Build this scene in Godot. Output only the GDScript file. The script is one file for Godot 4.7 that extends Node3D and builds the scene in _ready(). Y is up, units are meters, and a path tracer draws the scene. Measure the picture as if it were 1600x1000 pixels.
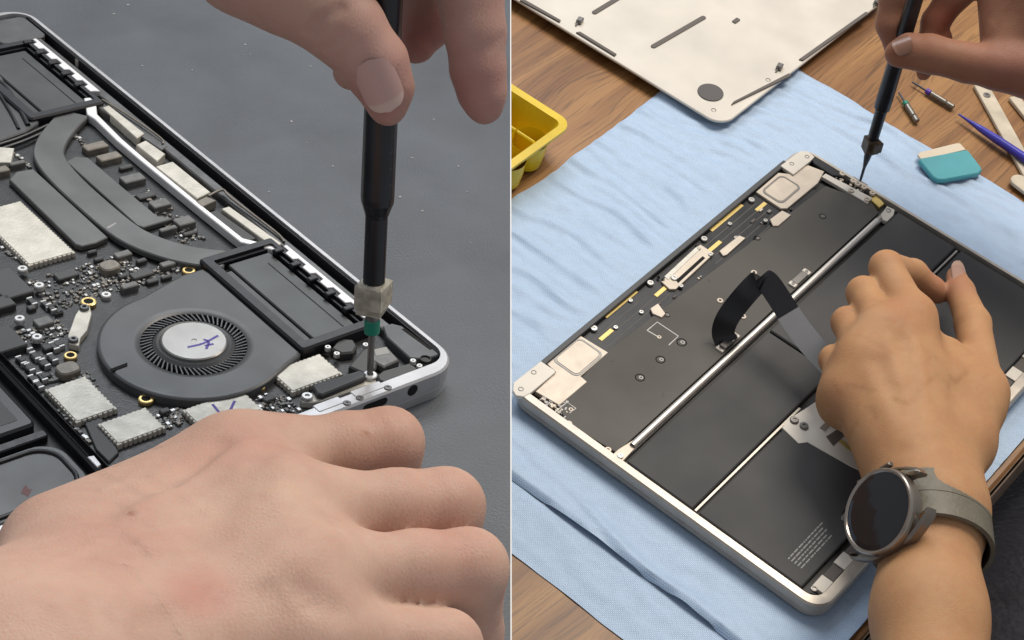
extends Node3D
# Two repair benches side by side. Bench frames: x and z lie in the bench, y stands on it. Shapes are written in millimetres and committed in metres.

const MM := 0.001
var L := Transform3D()   # frame of the raised left bench, its origin under the near corner of the laptop
var R := Transform3D()   # frame of the wooden right bench
var M := {}
var names := {}


# ---------------------------------------------------------------- mesh builder
class MB:
	var v := PackedVector3Array()
	var n := PackedVector3Array()
	var uv := PackedVector2Array()
	var c := PackedColorArray()
	var i := PackedInt32Array()
	var tint := Color.WHITE

	func add(p: Vector3, nn: Vector3) -> int:
		v.append(p)
		n.append(nn)
		uv.append(Vector2(p.x, p.z) * 0.01)
		c.append(tint)
		return v.size() - 1

	func tri(a: Vector3, b: Vector3, d: Vector3, out: Vector3) -> void:
		var nn := (b - a).cross(d - a).normalized()
		if nn.dot(out) < 0.0:
			nn = -nn
		quad3(a, b, d, nn, nn, nn)

	func quad3(a: Vector3, b: Vector3, d: Vector3, na: Vector3, nb: Vector3, nd: Vector3) -> void:
		var s := v.size()
		add(a, na)
		add(b, nb)
		add(d, nd)
		if (b - a).cross(d - a).dot(na + nb + nd) > 0.0:
			i.append_array(PackedInt32Array([s, s + 2, s + 1]))
		else:
			i.append_array(PackedInt32Array([s, s + 1, s + 2]))

	func quad(a: Vector3, b: Vector3, d: Vector3, e: Vector3, out: Vector3) -> void:
		tri(a, b, d, out)
		tri(a, d, e, out)

	func squad(a: Vector3, b: Vector3, d: Vector3, e: Vector3, na: Vector3, nb: Vector3, nd: Vector3, ne: Vector3) -> void:
		quad3(a, b, d, na, nb, nd)
		quad3(a, d, e, na, nd, ne)

	func mesh() -> ArrayMesh:
		var a := []
		a.resize(Mesh.ARRAY_MAX)
		var vv := PackedVector3Array()
		vv.resize(v.size())
		for k in v.size():
			vv[k] = v[k] * 0.001
		a[Mesh.ARRAY_VERTEX] = vv
		a[Mesh.ARRAY_NORMAL] = n
		a[Mesh.ARRAY_TEX_UV] = uv
		a[Mesh.ARRAY_COLOR] = c
		a[Mesh.ARRAY_INDEX] = i
		var m := ArrayMesh.new()
		m.add_surface_from_arrays(Mesh.PRIMITIVE_TRIANGLES, a)
		return m


func area2(p: PackedVector2Array) -> float:
	var s := 0.0
	for k in p.size():
		s += p[k].cross(p[(k + 1) % p.size()])
	return s


func inset(p: PackedVector2Array, d: float) -> PackedVector2Array:
	var o := PackedVector2Array()
	var s := 1.0 if area2(p) > 0.0 else -1.0
	for k in p.size():
		var a := (p[k] - p[(k - 1 + p.size()) % p.size()]).normalized()
		var b := (p[(k + 1) % p.size()] - p[k]).normalized()
		var na := Vector2(-a.y, a.x) * s
		var nb := Vector2(-b.y, b.x) * s
		var m := (na + nb).normalized()
		o.append(p[k] + m * d / maxf(m.dot(na), 0.4))
	return o


func prism(mb: MB, p: PackedVector2Array, y0: float, y1: float, bev := 0.0, bottom := false) -> void:
	var q := inset(p, bev) if bev > 0.0 else p
	var ym := y1 - bev
	var s := 1.0 if area2(p) > 0.0 else -1.0
	var count := p.size()
	var nrm := PackedVector2Array()
	for k in count:
		var e := (p[(k + 1) % count] - p[k]).normalized()
		nrm.append(Vector2(e.y, -e.x) * s)
	for k in count:
		var j := (k + 1) % count
		var na := nrm[k]
		var nb := nrm[k]
		var pv := nrm[(k - 1 + count) % count]
		if pv.dot(na) > 0.8:
			na = (pv + na).normalized()
		if nrm[j].dot(nb) > 0.8:
			nb = (nrm[j] + nb).normalized()
		var a3 := Vector3(na.x, 0, na.y)
		var b3 := Vector3(nb.x, 0, nb.y)
		mb.squad(Vector3(p[k].x, y0, p[k].y), Vector3(p[j].x, y0, p[j].y), Vector3(p[j].x, ym, p[j].y), Vector3(p[k].x, ym, p[k].y), a3, b3, b3, a3)
		if bev > 0.0:
			var au := (a3 + Vector3.UP).normalized()
			var bu := (b3 + Vector3.UP).normalized()
			mb.squad(Vector3(p[k].x, ym, p[k].y), Vector3(p[j].x, ym, p[j].y), Vector3(q[j].x, y1, q[j].y), Vector3(q[k].x, y1, q[k].y), au, bu, bu, au)
	var t := Geometry2D.triangulate_polygon(q)
	for k in range(0, t.size(), 3):
		mb.tri(Vector3(q[t[k]].x, y1, q[t[k]].y), Vector3(q[t[k + 1]].x, y1, q[t[k + 1]].y), Vector3(q[t[k + 2]].x, y1, q[t[k + 2]].y), Vector3.UP)
		if bottom:
			mb.tri(Vector3(q[t[k]].x, y0, q[t[k]].y), Vector3(q[t[k + 1]].x, y0, q[t[k + 1]].y), Vector3(q[t[k + 2]].x, y0, q[t[k + 2]].y), Vector3.DOWN)


# a flat ring between two outlines of the same number of points
func ring(mb: MB, a: PackedVector2Array, b: PackedVector2Array, y0: float, y1: float, bev := 0.0) -> void:
	var ao := inset(a, bev) if bev > 0.0 else a
	var count := a.size()
	var ym := y1 - bev
	for k in count:
		var j := (k + 1) % count
		var e := (a[j] - a[k]).normalized()
		var mid := (b[k] + b[j]) * 0.5 - (a[k] + a[j]) * 0.5
		var nn := Vector2(e.y, -e.x)
		if nn.dot(mid) > 0.0:
			nn = -nn
		var n3 := Vector3(nn.x, 0, nn.y)
		mb.quad(Vector3(a[k].x, y0, a[k].y), Vector3(a[j].x, y0, a[j].y), Vector3(a[j].x, ym, a[j].y), Vector3(a[k].x, ym, a[k].y), n3)
		if bev > 0.0:
			mb.quad(Vector3(a[k].x, ym, a[k].y), Vector3(a[j].x, ym, a[j].y), Vector3(ao[j].x, y1, ao[j].y), Vector3(ao[k].x, y1, ao[k].y), n3 + Vector3.UP)
		mb.quad(Vector3(ao[k].x, y1, ao[k].y), Vector3(ao[j].x, y1, ao[j].y), Vector3(b[j].x, y1, b[j].y), Vector3(b[k].x, y1, b[k].y), Vector3.UP)
		mb.quad(Vector3(b[k].x, y0, b[k].y), Vector3(b[j].x, y0, b[j].y), Vector3(b[j].x, y1, b[j].y), Vector3(b[k].x, y1, b[k].y), -n3)


func rr(x0: float, z0: float, x1: float, z1: float, r: float, seg := 6) -> PackedVector2Array:
	var p := PackedVector2Array()
	if r <= 0.0:
		return PackedVector2Array([Vector2(x0, z0), Vector2(x1, z0), Vector2(x1, z1), Vector2(x0, z1)])
	for q in 4:
		var cx := x1 - r if q == 0 or q == 3 else x0 + r
		var cz := z1 - r if q < 2 else z0 + r
		for k in seg + 1:
			var a := (q + float(k) / seg) * PI / 2
			p.append(Vector2(cx + r * cos(a), cz + r * sin(a)))
	return p


func rrr(b: Rect2, r := 0.0, seg := 4) -> PackedVector2Array:
	return rr(b.position.x, b.position.y, b.end.x, b.end.y, r, seg)


func disc(o: Vector2, r: float, seg := 20) -> PackedVector2Array:
	var p := PackedVector2Array()
	for k in seg:
		p.append(o + Vector2(cos(TAU * k / seg), sin(TAU * k / seg)) * r)
	return p


# outline of a stamped can: small teeth round a rectangle
func toothed(b: Rect2, pitch := 1.7, deep := 0.45) -> PackedVector2Array:
	var p := PackedVector2Array()
	var cs := [b.position, Vector2(b.end.x, b.position.y), b.end, Vector2(b.position.x, b.end.y)]
	for s in 4:
		var a: Vector2 = cs[s]
		var e: Vector2 = cs[(s + 1) % 4]
		var d := (e - a).normalized()
		var inn := Vector2(-d.y, d.x)
		var cnt := int(maxf(2.0, floorf(a.distance_to(e) / pitch)))
		var st := a.distance_to(e) / cnt
		for k in cnt:
			p.append(a + d * st * k)
			p.append(a + d * st * (k + 0.6))
			if k < cnt - 1:
				p.append(a + d * st * (k + 0.68) + inn * deep)
				p.append(a + d * st * (k + 0.92) + inn * deep)
	return p


# a band of constant width along a centre line in the plane
func strip(path: PackedVector2Array, w: float) -> PackedVector2Array:
	var a := PackedVector2Array()
	var b := PackedVector2Array()
	for k in path.size():
		var d := (path[mini(k + 1, path.size() - 1)] - path[maxi(k - 1, 0)]).normalized()
		var s := Vector2(-d.y, d.x) * w * 0.5
		a.append(path[k] + s)
		b.append(path[k] - s)
	b.reverse()
	a.append_array(b)
	return a


func smooth2(path: PackedVector2Array, each := 6) -> PackedVector2Array:
	var c := Curve2D.new()
	for k in path.size():
		var d := (path[mini(k + 1, path.size() - 1)] - path[maxi(k - 1, 0)]) / 6.0
		c.add_point(path[k], -d, d)
	var o := PackedVector2Array()
	for k in (path.size() - 1) * each + 1:
		o.append(c.samplef(float(k) / each))
	return o


func smooth3(path: PackedVector3Array, each := 6) -> PackedVector3Array:
	var c := Curve3D.new()
	for k in path.size():
		var d := (path[mini(k + 1, path.size() - 1)] - path[maxi(k - 1, 0)]) / 6.0
		c.add_point(path[k], -d, d)
	var o := PackedVector3Array()
	for k in (path.size() - 1) * each + 1:
		o.append(c.samplef(float(k) / each))
	return o


func lathe(mb: MB, prof: PackedVector2Array, at: Vector3, axis: Vector3, seg := 28) -> void:
	var y := axis.normalized()
	var x := y.cross(Vector3.RIGHT if absf(y.x) < 0.8 else Vector3.BACK).normalized()
	var z := x.cross(y)
	for k in prof.size() - 1:
		var d := prof[k + 1] - prof[k]
		var np := Vector2(d.y, -d.x).normalized()
		for s in seg:
			var a := TAU * s / seg
			var b := TAU * (s + 1) / seg
			var ra := x * cos(a) + z * sin(a)
			var rb := x * cos(b) + z * sin(b)
			var na := ra * np.x + y * np.y
			var nb := rb * np.x + y * np.y
			mb.squad(at + ra * prof[k].x + y * prof[k].y, at + rb * prof[k].x + y * prof[k].y, at + rb * prof[k + 1].x + y * prof[k + 1].y, at + ra * prof[k + 1].x + y * prof[k + 1].y, na, nb, nb, na)


func tube(mb: MB, p: PackedVector3Array, r: float, seg := 8) -> void:
	var side := Vector3.ZERO
	var rings := []
	for k in p.size():
		var d := (p[mini(k + 1, p.size() - 1)] - p[maxi(k - 1, 0)]).normalized()
		if side == Vector3.ZERO:
			side = d.cross(Vector3.UP if absf(d.y) < 0.9 else Vector3.RIGHT).normalized()
		side = (side - d * side.dot(d)).normalized()
		rings.append([p[k], side, d.cross(side)])
	for k in p.size() - 1:
		for s in seg:
			var q := []
			for w in [[k, s], [k, s + 1], [k + 1, s + 1], [k + 1, s]]:
				var a: float = TAU * w[1] / seg
				var g = rings[w[0]]
				q.append(g[1] * cos(a) + g[2] * sin(a))
			mb.squad(p[k] + q[0] * r, p[k] + q[1] * r, p[k + 1] + q[2] * r, p[k + 1] + q[3] * r, q[0], q[1], q[2], q[3])


# a flat ribbon swept along a line in space; side[k] is its width direction at each point
func ribbon(mb: MB, p: PackedVector3Array, side: PackedVector3Array, w: float, th: float) -> void:
	var up := PackedVector3Array()
	for k in p.size():
		var d := (p[mini(k + 1, p.size() - 1)] - p[maxi(k - 1, 0)]).normalized()
		up.append(d.cross(side[k]).normalized())
	for k in p.size() - 1:
		var a := p[k]
		var b := p[k + 1]
		var sa := side[k] * w * 0.5
		var sb := side[k + 1] * w * 0.5
		var ua := up[k] * th * 0.5
		var ub := up[k + 1] * th * 0.5
		mb.squad(a - sa + ua, a + sa + ua, b + sb + ub, b - sb + ub, up[k], up[k], up[k + 1], up[k + 1])
		mb.squad(a - sa - ua, a + sa - ua, b + sb - ub, b - sb - ub, -up[k], -up[k], -up[k + 1], -up[k + 1])
		mb.quad(a + sa + ua, a + sa - ua, b + sb - ub, b + sb + ub, side[k])
		mb.quad(a - sa + ua, a - sa - ua, b - sb - ub, b - sb + ub, -side[k])
	for e in [0, p.size() - 1]:
		mb.quad(p[e] - side[e] * w * 0.5 + up[e] * th * 0.5, p[e] + side[e] * w * 0.5 + up[e] * th * 0.5, p[e] + side[e] * w * 0.5 - up[e] * th * 0.5, p[e] - side[e] * w * 0.5 - up[e] * th * 0.5, p[e] - p[1 if e == 0 else e - 1])


func box(mb: MB, at: Vector3, size: Vector3, turn := Basis(), bev := 0.0) -> void:
	var h := size * 0.5
	var sub := MB.new()
	sub.tint = mb.tint
	prism(sub, rr(-h.x, -h.z, h.x, h.z, 0.0), -h.y, h.y, bev, true)
	var s := mb.v.size()
	for k in sub.v.size():
		mb.add(at + turn * sub.v[k], turn * sub.n[k])
	for k in sub.i:
		mb.i.append(s + k)


# ---------------------------------------------------------------- flesh: tapered capsules joined smoothly, meshed as surface nets
var fa := PackedVector3Array()
var fb := PackedVector3Array()
var fr := PackedFloat32Array()
var fs := PackedFloat32Array()
var fl := PackedFloat32Array()
var fg := PackedInt32Array()
var carves := []
var k_palm := 11.0
var k_chain := 4.0
var k_join := 6.0


func smin(a: float, b: float, k: float) -> float:
	var h := maxf(k - absf(a - b), 0.0) / k
	return minf(a, b) - h * h * k * 0.25


func field(p: Vector3, near: PackedInt32Array) -> float:
	var palm := 1e4
	var best := 1e4
	var cur := 1e4
	var g := -1
	var d := 0.0
	for k in near:
		var pa := p - fa[k]
		var ba := fb[k]
		var h := clampf(pa.dot(ba) * fl[k], 0.0, 1.0)
		d = (pa - ba * h).length() - fr[k] - fs[k] * h
		if fg[k] == 0:
			palm = smin(palm, d, k_palm)
		else:
			if fg[k] != g:
				if g > 0:
					best = smin(best, smin(palm, cur, k_join), 1.8)
				g = fg[k]
				cur = d
			else:
				cur = smin(cur, d, k_chain)
	if g > 0:
		best = smin(best, smin(palm, cur, k_join), 1.8)
	best = minf(best, palm)
	for c in carves:
		var pa: Vector3 = p - c[0]
		var ba: Vector3 = c[1] - c[0]
		var h := clampf(pa.dot(ba) / ba.length_squared(), 0.0, 1.0)
		d = (pa - ba * h).length()
		if d < c[2]:
			var w: float = 1.0 - d / c[2]
			best += c[3] * w * w * (3.0 - 2.0 * w)
	return best


func dropped(p: Vector3) -> Vector3:
	if p.y < 900.0:
		return p
	var every := PackedInt32Array(range(fa.size()))
	var q := Vector3(p.x, 130.0, p.z)
	for k in 60:
		var d := field(q, every)
		if d < 0.1 or q.y < 0.0:
			break
		q.y -= maxf(d, 0.3)
	return q


func flesh(palm: Array, fingers: Array, cell: float, carve: Array, tones: Array, base: Color, rng_seed: int) -> MB:
	fa.clear(); fb.clear(); fr.clear(); fs.clear(); fl.clear(); fg.clear()
	carves = carve
	var lo := Vector3.ONE * 1e9
	var hi := -lo
	for b in palm:
		fa.append(b[0]); fb.append(b[1] - b[0]); fr.append(b[2]); fs.append(b[3] - b[2]); fg.append(0)
	for f in fingers.size():
		var ch: Array = fingers[f]
		for k in ch.size() - 1:
			fa.append(ch[k][0]); fb.append(ch[k + 1][0] - ch[k][0]); fr.append(ch[k][1]); fs.append(ch[k + 1][1] - ch[k][1]); fg.append(f + 1)
	for k in fa.size():
		fl.append(1.0 / maxf(fb[k].length_squared(), 1e-6))
		var r := maxf(fr[k], fr[k] + fs[k]) + 3.0 * cell + 2.0
		for e in [fa[k], fa[k] + fb[k]]:
			lo = lo.min(e - Vector3.ONE * r)
			hi = hi.max(e + Vector3.ONE * r)
	# marks written at height 999 are dropped on to the skin below
	carves = []
	var settled := []
	for c in carve:
		settled.append([dropped(c[0]), dropped(c[1]), c[2], c[3]])
	var hues := []
	for t in tones:
		hues.append([dropped(t[0]), t[1], t[2], t[3]])
	carves = settled
	tones = hues
	var B := 5
	var nb := Vector3i(((hi - lo) / (cell * B)).ceil())
	var nx := nb.x * B + 1
	var ny := nb.y * B + 1
	var nz := nb.z * B + 1
	var val := PackedFloat32Array()
	val.resize(nx * ny * nz)
	val.fill(1e3)
	var live := []
	var half := cell * B * 0.5 * 1.7321 + cell
	var all := PackedInt32Array(range(fa.size()))
	for bz in nb.z:
		for by in nb.y:
			for bx in nb.x:
				var ctr := lo + (Vector3(bx, by, bz) + Vector3.ONE * 0.5) * cell * B
				# bones that can matter in this block
				var near := PackedInt32Array()
				var dmin := 1e9
				var ds := PackedFloat32Array()
				for k in all:
					var pa := ctr - fa[k]
					var h := clampf(pa.dot(fb[k]) * fl[k], 0.0, 1.0)
					var d := (pa - fb[k] * h).length() - fr[k] - fs[k] * h
					ds.append(d)
					dmin = minf(dmin, d)
				if dmin > half + 4.0 + k_palm * 0.6:
					continue
				for k in all:
					if ds[k] < dmin + 2.0 * half + k_palm:
						near.append(k)
				carves = settled.filter(func(c): return Geometry3D.get_closest_point_to_segment(ctr, c[0], c[1]).distance_to(ctr) < c[2] + half)
				var dc := field(ctr, near)
				var sgn := 1e3 if dc > 0.0 else -1e3
				if absf(dc) > half + 3.0:
					if sgn < 0.0:
						for z in range(bz * B, bz * B + B + 1):
							for y in range(by * B, by * B + B + 1):
								for x in range(bx * B, bx * B + B + 1):
									if val[(z * ny + y) * nx + x] == 1e3:
										val[(z * ny + y) * nx + x] = -1e3
					continue
				live.append(Vector3i(bx, by, bz))
				for z in range(bz * B, bz * B + B + 1):
					for y in range(by * B, by * B + B + 1):
						for x in range(bx * B, bx * B + B + 1):
							var at := (z * ny + y) * nx + x
							if absf(val[at]) > 9e2:
								val[at] = field(lo + Vector3(x, y, z) * cell, near)
	# nets
	var mb := MB.new()
	var idx := PackedInt32Array()
	idx.resize(nx * ny * nz)
	idx.fill(-1)
	var corner := [Vector3i(0, 0, 0), Vector3i(1, 0, 0), Vector3i(0, 1, 0), Vector3i(1, 1, 0), Vector3i(0, 0, 1), Vector3i(1, 0, 1), Vector3i(0, 1, 1), Vector3i(1, 1, 1)]
	var offs := PackedInt32Array()
	for c in corner:
		offs.append((c.z * ny + c.y) * nx + c.x)
	var edges := [[0, 1], [2, 3], [4, 5], [6, 7], [0, 2], [1, 3], [4, 6], [5, 7], [0, 4], [1, 5], [2, 6], [3, 7]]
	var tone := FastNoiseLite.new()
	tone.seed = rng_seed
	tone.frequency = 0.035
	tone.fractal_octaves = 3
	for b in live:
		for z in range(b.z * B, b.z * B + B):
			for y in range(b.y * B, b.y * B + B):
				for x in range(b.x * B, b.x * B + B):
					var at: int = (z * ny + y) * nx + x
					var pos := 0
					for o in offs:
						if val[at + o] > 0.0:
							pos += 1
					if pos == 0 or pos == 8:
						continue
					var sum := Vector3.ZERO
					var cnt := 0
					for e in edges:
						var a: float = val[at + offs[e[0]]]
						var d: float = val[at + offs[e[1]]]
						if (a > 0.0) != (d > 0.0):
							var t := a / (a - d)
							sum += Vector3(corner[e[0]]).lerp(Vector3(corner[e[1]]), t)
							cnt += 1
					var q := sum / cnt
					var g := Vector3(val[at + offs[1]] - val[at] + val[at + offs[7]] - val[at + offs[6]], val[at + offs[2]] - val[at] + val[at + offs[7]] - val[at + offs[5]], val[at + offs[4]] - val[at] + val[at + offs[7]] - val[at + offs[3]])
					idx[at] = mb.v.size()
					var w := lo + (Vector3(x, y, z) + q) * cell
					var col := base
					var s := tone.get_noise_3dv(w) + 0.45 * tone.get_noise_3dv(w * 6.0)
					col = Color(col.r * (1.0 + 0.10 * s), col.g * (1.0 + 0.16 * s), col.b * (1.0 + 0.16 * s))
					for t in tones:
						var dd: float = w.distance_to(t[0]) / t[1]
						if dd < 1.0:
							col = col.lerp(t[2], t[3] * (1.0 - dd * dd) * (1.0 - dd * dd))
					mb.tint = col
					mb.add(w, g.normalized())
	# gradient normals, smoothed once over the net
	var acc := PackedVector3Array()
	acc.resize(mb.v.size())
	var quads := PackedInt32Array()
	for b in live:
		for z in range(b.z * B, b.z * B + B):
			for y in range(b.y * B, b.y * B + B):
				for x in range(b.x * B, b.x * B + B):
					if x == 0 or y == 0 or z == 0:
						continue
					var at: int = (z * ny + y) * nx + x
					var here := val[at] > 0.0
					for ax in 3:
						var st := 1 if ax == 0 else (nx if ax == 1 else nx * ny)
						if here == (val[at + st] > 0.0):
							continue
						var u := nx if ax == 0 else (nx * ny if ax == 1 else 1)
						var w := nx * ny if ax == 0 else (1 if ax == 1 else nx)
						var q0 := idx[at]
						var q1 := idx[at - u]
						var q2 := idx[at - u - w]
						var q3 := idx[at - w]
						if q0 < 0 or q1 < 0 or q2 < 0 or q3 < 0:
							continue
						if here:
							mb.i.append_array(PackedInt32Array([q0, q1, q2, q0, q2, q3]))
						else:
							mb.i.append_array(PackedInt32Array([q0, q2, q1, q0, q3, q2]))
						for e in [[q0, q1], [q1, q2], [q2, q3], [q3, q0]]:
							acc[e[0]] += mb.n[e[1]]
							acc[e[1]] += mb.n[e[0]]
	for k in acc.size():
		mb.n[k] = (mb.n[k] * 3.0 + acc[k]).normalized()
	return mb


# a fingernail: a curved plate on the back of a fingertip
func nail(mb: MB, root: Vector3, tip: Vector3, up: Vector3, w: float, r: float) -> void:
	var d := (tip - root)
	var len := d.length()
	d = d.normalized()
	up = (up - d * up.dot(d)).normalized()
	var s := d.cross(up)
	var nu := 12
	var nv := 26
	var own := mb.tint
	for pass_ in 2:
		for a in nv:
			for b in nu:
				var q := []
				for e in [[a, b], [a, b + 1], [a + 1, b + 1], [a + 1, b]]:
					var t: float = float(e[0]) / nv
					var u: float = float(e[1]) / nu * 2.0 - 1.0
					var wide: float = w * 0.5 * pow(maxf(1.0 - pow(absf(t * 2.0 - 1.0), 3.6), 0.004), 0.45)
					var x := u * wide
					var lift: float = sqrt(maxf(r * r - x * x, 0.0)) - r - 0.35 * pow(absf(u), 6.0) - 1.2 * t * t * 0.6
					mb.tint = own.lerp(Color(minf(own.r * 1.35, 0.62), minf(own.g * 1.6, 0.52), minf(own.b * 1.6, 0.44)), 0.5 * smoothstep(0.80, 0.88, t + 0.05 * u * u))
					var o := root + d * len * t + s * x + up * (lift + (0.0 if pass_ == 0 else -0.5))
					q.append([o, (up * sqrt(maxf(r * r - x * x, 1.0)) + s * x).normalized()])
				if pass_ == 0:
					mb.squad(q[0][0], q[1][0], q[2][0], q[3][0], q[0][1], q[1][1], q[2][1], q[3][1])
				else:
					mb.squad(q[0][0], q[1][0], q[2][0], q[3][0], -q[0][1], -q[1][1], -q[2][1], -q[3][1])


# ---------------------------------------------------------------- nodes
func obj(called: String, mb: MB, m: Material, parent: Node3D = self) -> MeshInstance3D:
	return put(called, mb.mesh(), m, parent)


func put(called: String, me: Mesh, m: Material, parent: Node3D = self) -> MeshInstance3D:
	var o := MeshInstance3D.new()
	o.mesh = me
	o.material_override = m
	o.name = free_name(called, parent)
	parent.add_child(o, true)
	return o


func free_name(called: String, parent: Node) -> String:
	var key := str(parent.get_instance_id()) + called
	var k: int = names.get(key, 0)
	names[key] = k + 1
	return called if k == 0 else "%s_%03d" % [called, k]


func tag(o: Node3D, label: String, category := "", group := "", kind := "") -> Node3D:
	if label: o.set_meta("label", label)
	if category: o.set_meta("category", category)
	if group: o.set_meta("group", group)
	if kind: o.set_meta("kind", kind)
	return o


func thing(called: String, frame: Transform3D, at: Vector3, label: String, category: String, group := "", turn := 0.0) -> Node3D:
	var o := Node3D.new()
	o.name = free_name(called, self)
	add_child(o, true)
	o.transform = frame * Transform3D(Basis(Vector3.UP, turn), at * MM)
	return tag(o, label, category, group)


func lin(r: float, g: float, b: float) -> Color:
	return Color(r, g, b).linear_to_srgb()


func mat(c: Color, rough: float, metal := 0.0, spec := 0.5) -> StandardMaterial3D:
	var m := StandardMaterial3D.new()
	m.albedo_color = c.linear_to_srgb()
	m.roughness = rough
	m.metallic = metal
	m.metallic_specular = spec
	return m


func noise(freq: float, oct := 3, sd := 1, kind := FastNoiseLite.TYPE_SIMPLEX_SMOOTH) -> FastNoiseLite:
	var n := FastNoiseLite.new()
	n.noise_type = kind
	n.frequency = freq
	n.fractal_octaves = oct
	n.seed = sd
	return n


func ntex(n: FastNoiseLite, size := 512, lo := 0.0, hi := 1.0) -> NoiseTexture2D:
	var t := NoiseTexture2D.new()
	t.width = size
	t.height = size
	t.seamless = true
	t.noise = n
	if lo != 0.0 or hi != 1.0:
		var g := Gradient.new()
		g.set_color(0, Color(lo, lo, lo))
		g.set_color(1, Color(hi, hi, hi))
		t.color_ramp = g
	return t


func nmap(n: FastNoiseLite, strength: float, size := 512) -> NoiseTexture2D:
	var t := NoiseTexture2D.new()
	t.width = size
	t.height = size
	t.seamless = true
	t.as_normal_map = true
	t.bump_strength = strength
	t.noise = n
	return t


func tri_scale(m: StandardMaterial3D, s: float) -> void:
	m.uv1_triplanar = true
	m.uv1_scale = Vector3.ONE * s


# uneven tone and sheen on a plain surface
func worn(m: StandardMaterial3D, freq: float, lo: float, sd: int, scale := 12.0, bump := 0.0) -> StandardMaterial3D:
	m.albedo_texture = ntex(noise(freq, 4, sd), 256, lo, 1.0)
	m.roughness_texture = ntex(noise(freq * 1.7, 4, sd + 7), 256, 0.75, 1.0)
	if bump > 0.0:
		m.normal_enabled = true
		m.normal_texture = nmap(noise(freq * 6.0, 3, sd + 3), bump, 256)
	tri_scale(m, scale)
	return m


# ---------------------------------------------------------------- picture-free textures
func wood_image() -> ImageTexture:
	var w := 2048
	var h := 1024
	var im := Image.create(w, h, false, Image.FORMAT_RGB8)
	var warp := noise(0.0022, 3, 11)
	var ringn := noise(0.012, 2, 5)
	var fine := noise(0.06, 3, 21)
	var pores := noise(0.16, 2, 33)
	var dark := Color(0.185, 0.078, 0.024)
	var mid := Color(0.268, 0.125, 0.040)
	var pale := Color(0.355, 0.180, 0.062)
	for y in h:
		for x in w:
			var wv := warp.get_noise_2d(x * 0.55, y * 1.5) * 60.0
			var s := ringn.get_noise_2d(x * 0.06, y * 1.5 + wv)
			var f := fine.get_noise_2d(x * 0.04, y * 4.5 + wv * 0.4)
			var t := clampf(0.5 + s * 0.75 + f * 0.42, 0.0, 1.0)
			var c := dark.lerp(mid, t * 2.0) if t < 0.5 else mid.lerp(pale, t * 2.0 - 1.0)
			var pv := pores.get_noise_2d(x * 0.045, y * 1.3 + wv)
			if pv > 0.22:
				c = c.darkened(minf((pv - 0.22) * 1.5, 0.35))
			im.set_pixel(x, y, c.linear_to_srgb())
	return ImageTexture.create_from_image(im)


func weave_image() -> ImageTexture:
	# 40 threads each way over the tile, uneven in tone and thickness
	var n := 1024
	var im := Image.create(n, n, false, Image.FORMAT_RGB8)
	var tone := noise(0.010, 4, 4)
	var fine := noise(0.09, 2, 8)
	for y in n:
		for x in n:
			var a := sin(TAU * x / 25.6)
			var b := sin(TAU * y / 25.6)
			var th := maxf(absf(a), absf(b)) if (int(x / 12.8) + int(y / 12.8)) % 2 == 0 else absf(a * b)
			var v := clampf(0.68 + 0.30 * th + 0.04 * tone.get_noise_2d(x, y * 0.4) + 0.05 * fine.get_noise_2d(x, y * 0.3), 0.0, 1.0)
			im.set_pixel(x, y, Color(v * 1.08, v * 1.08, v * 1.08))
	return ImageTexture.create_from_image(im)


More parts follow.
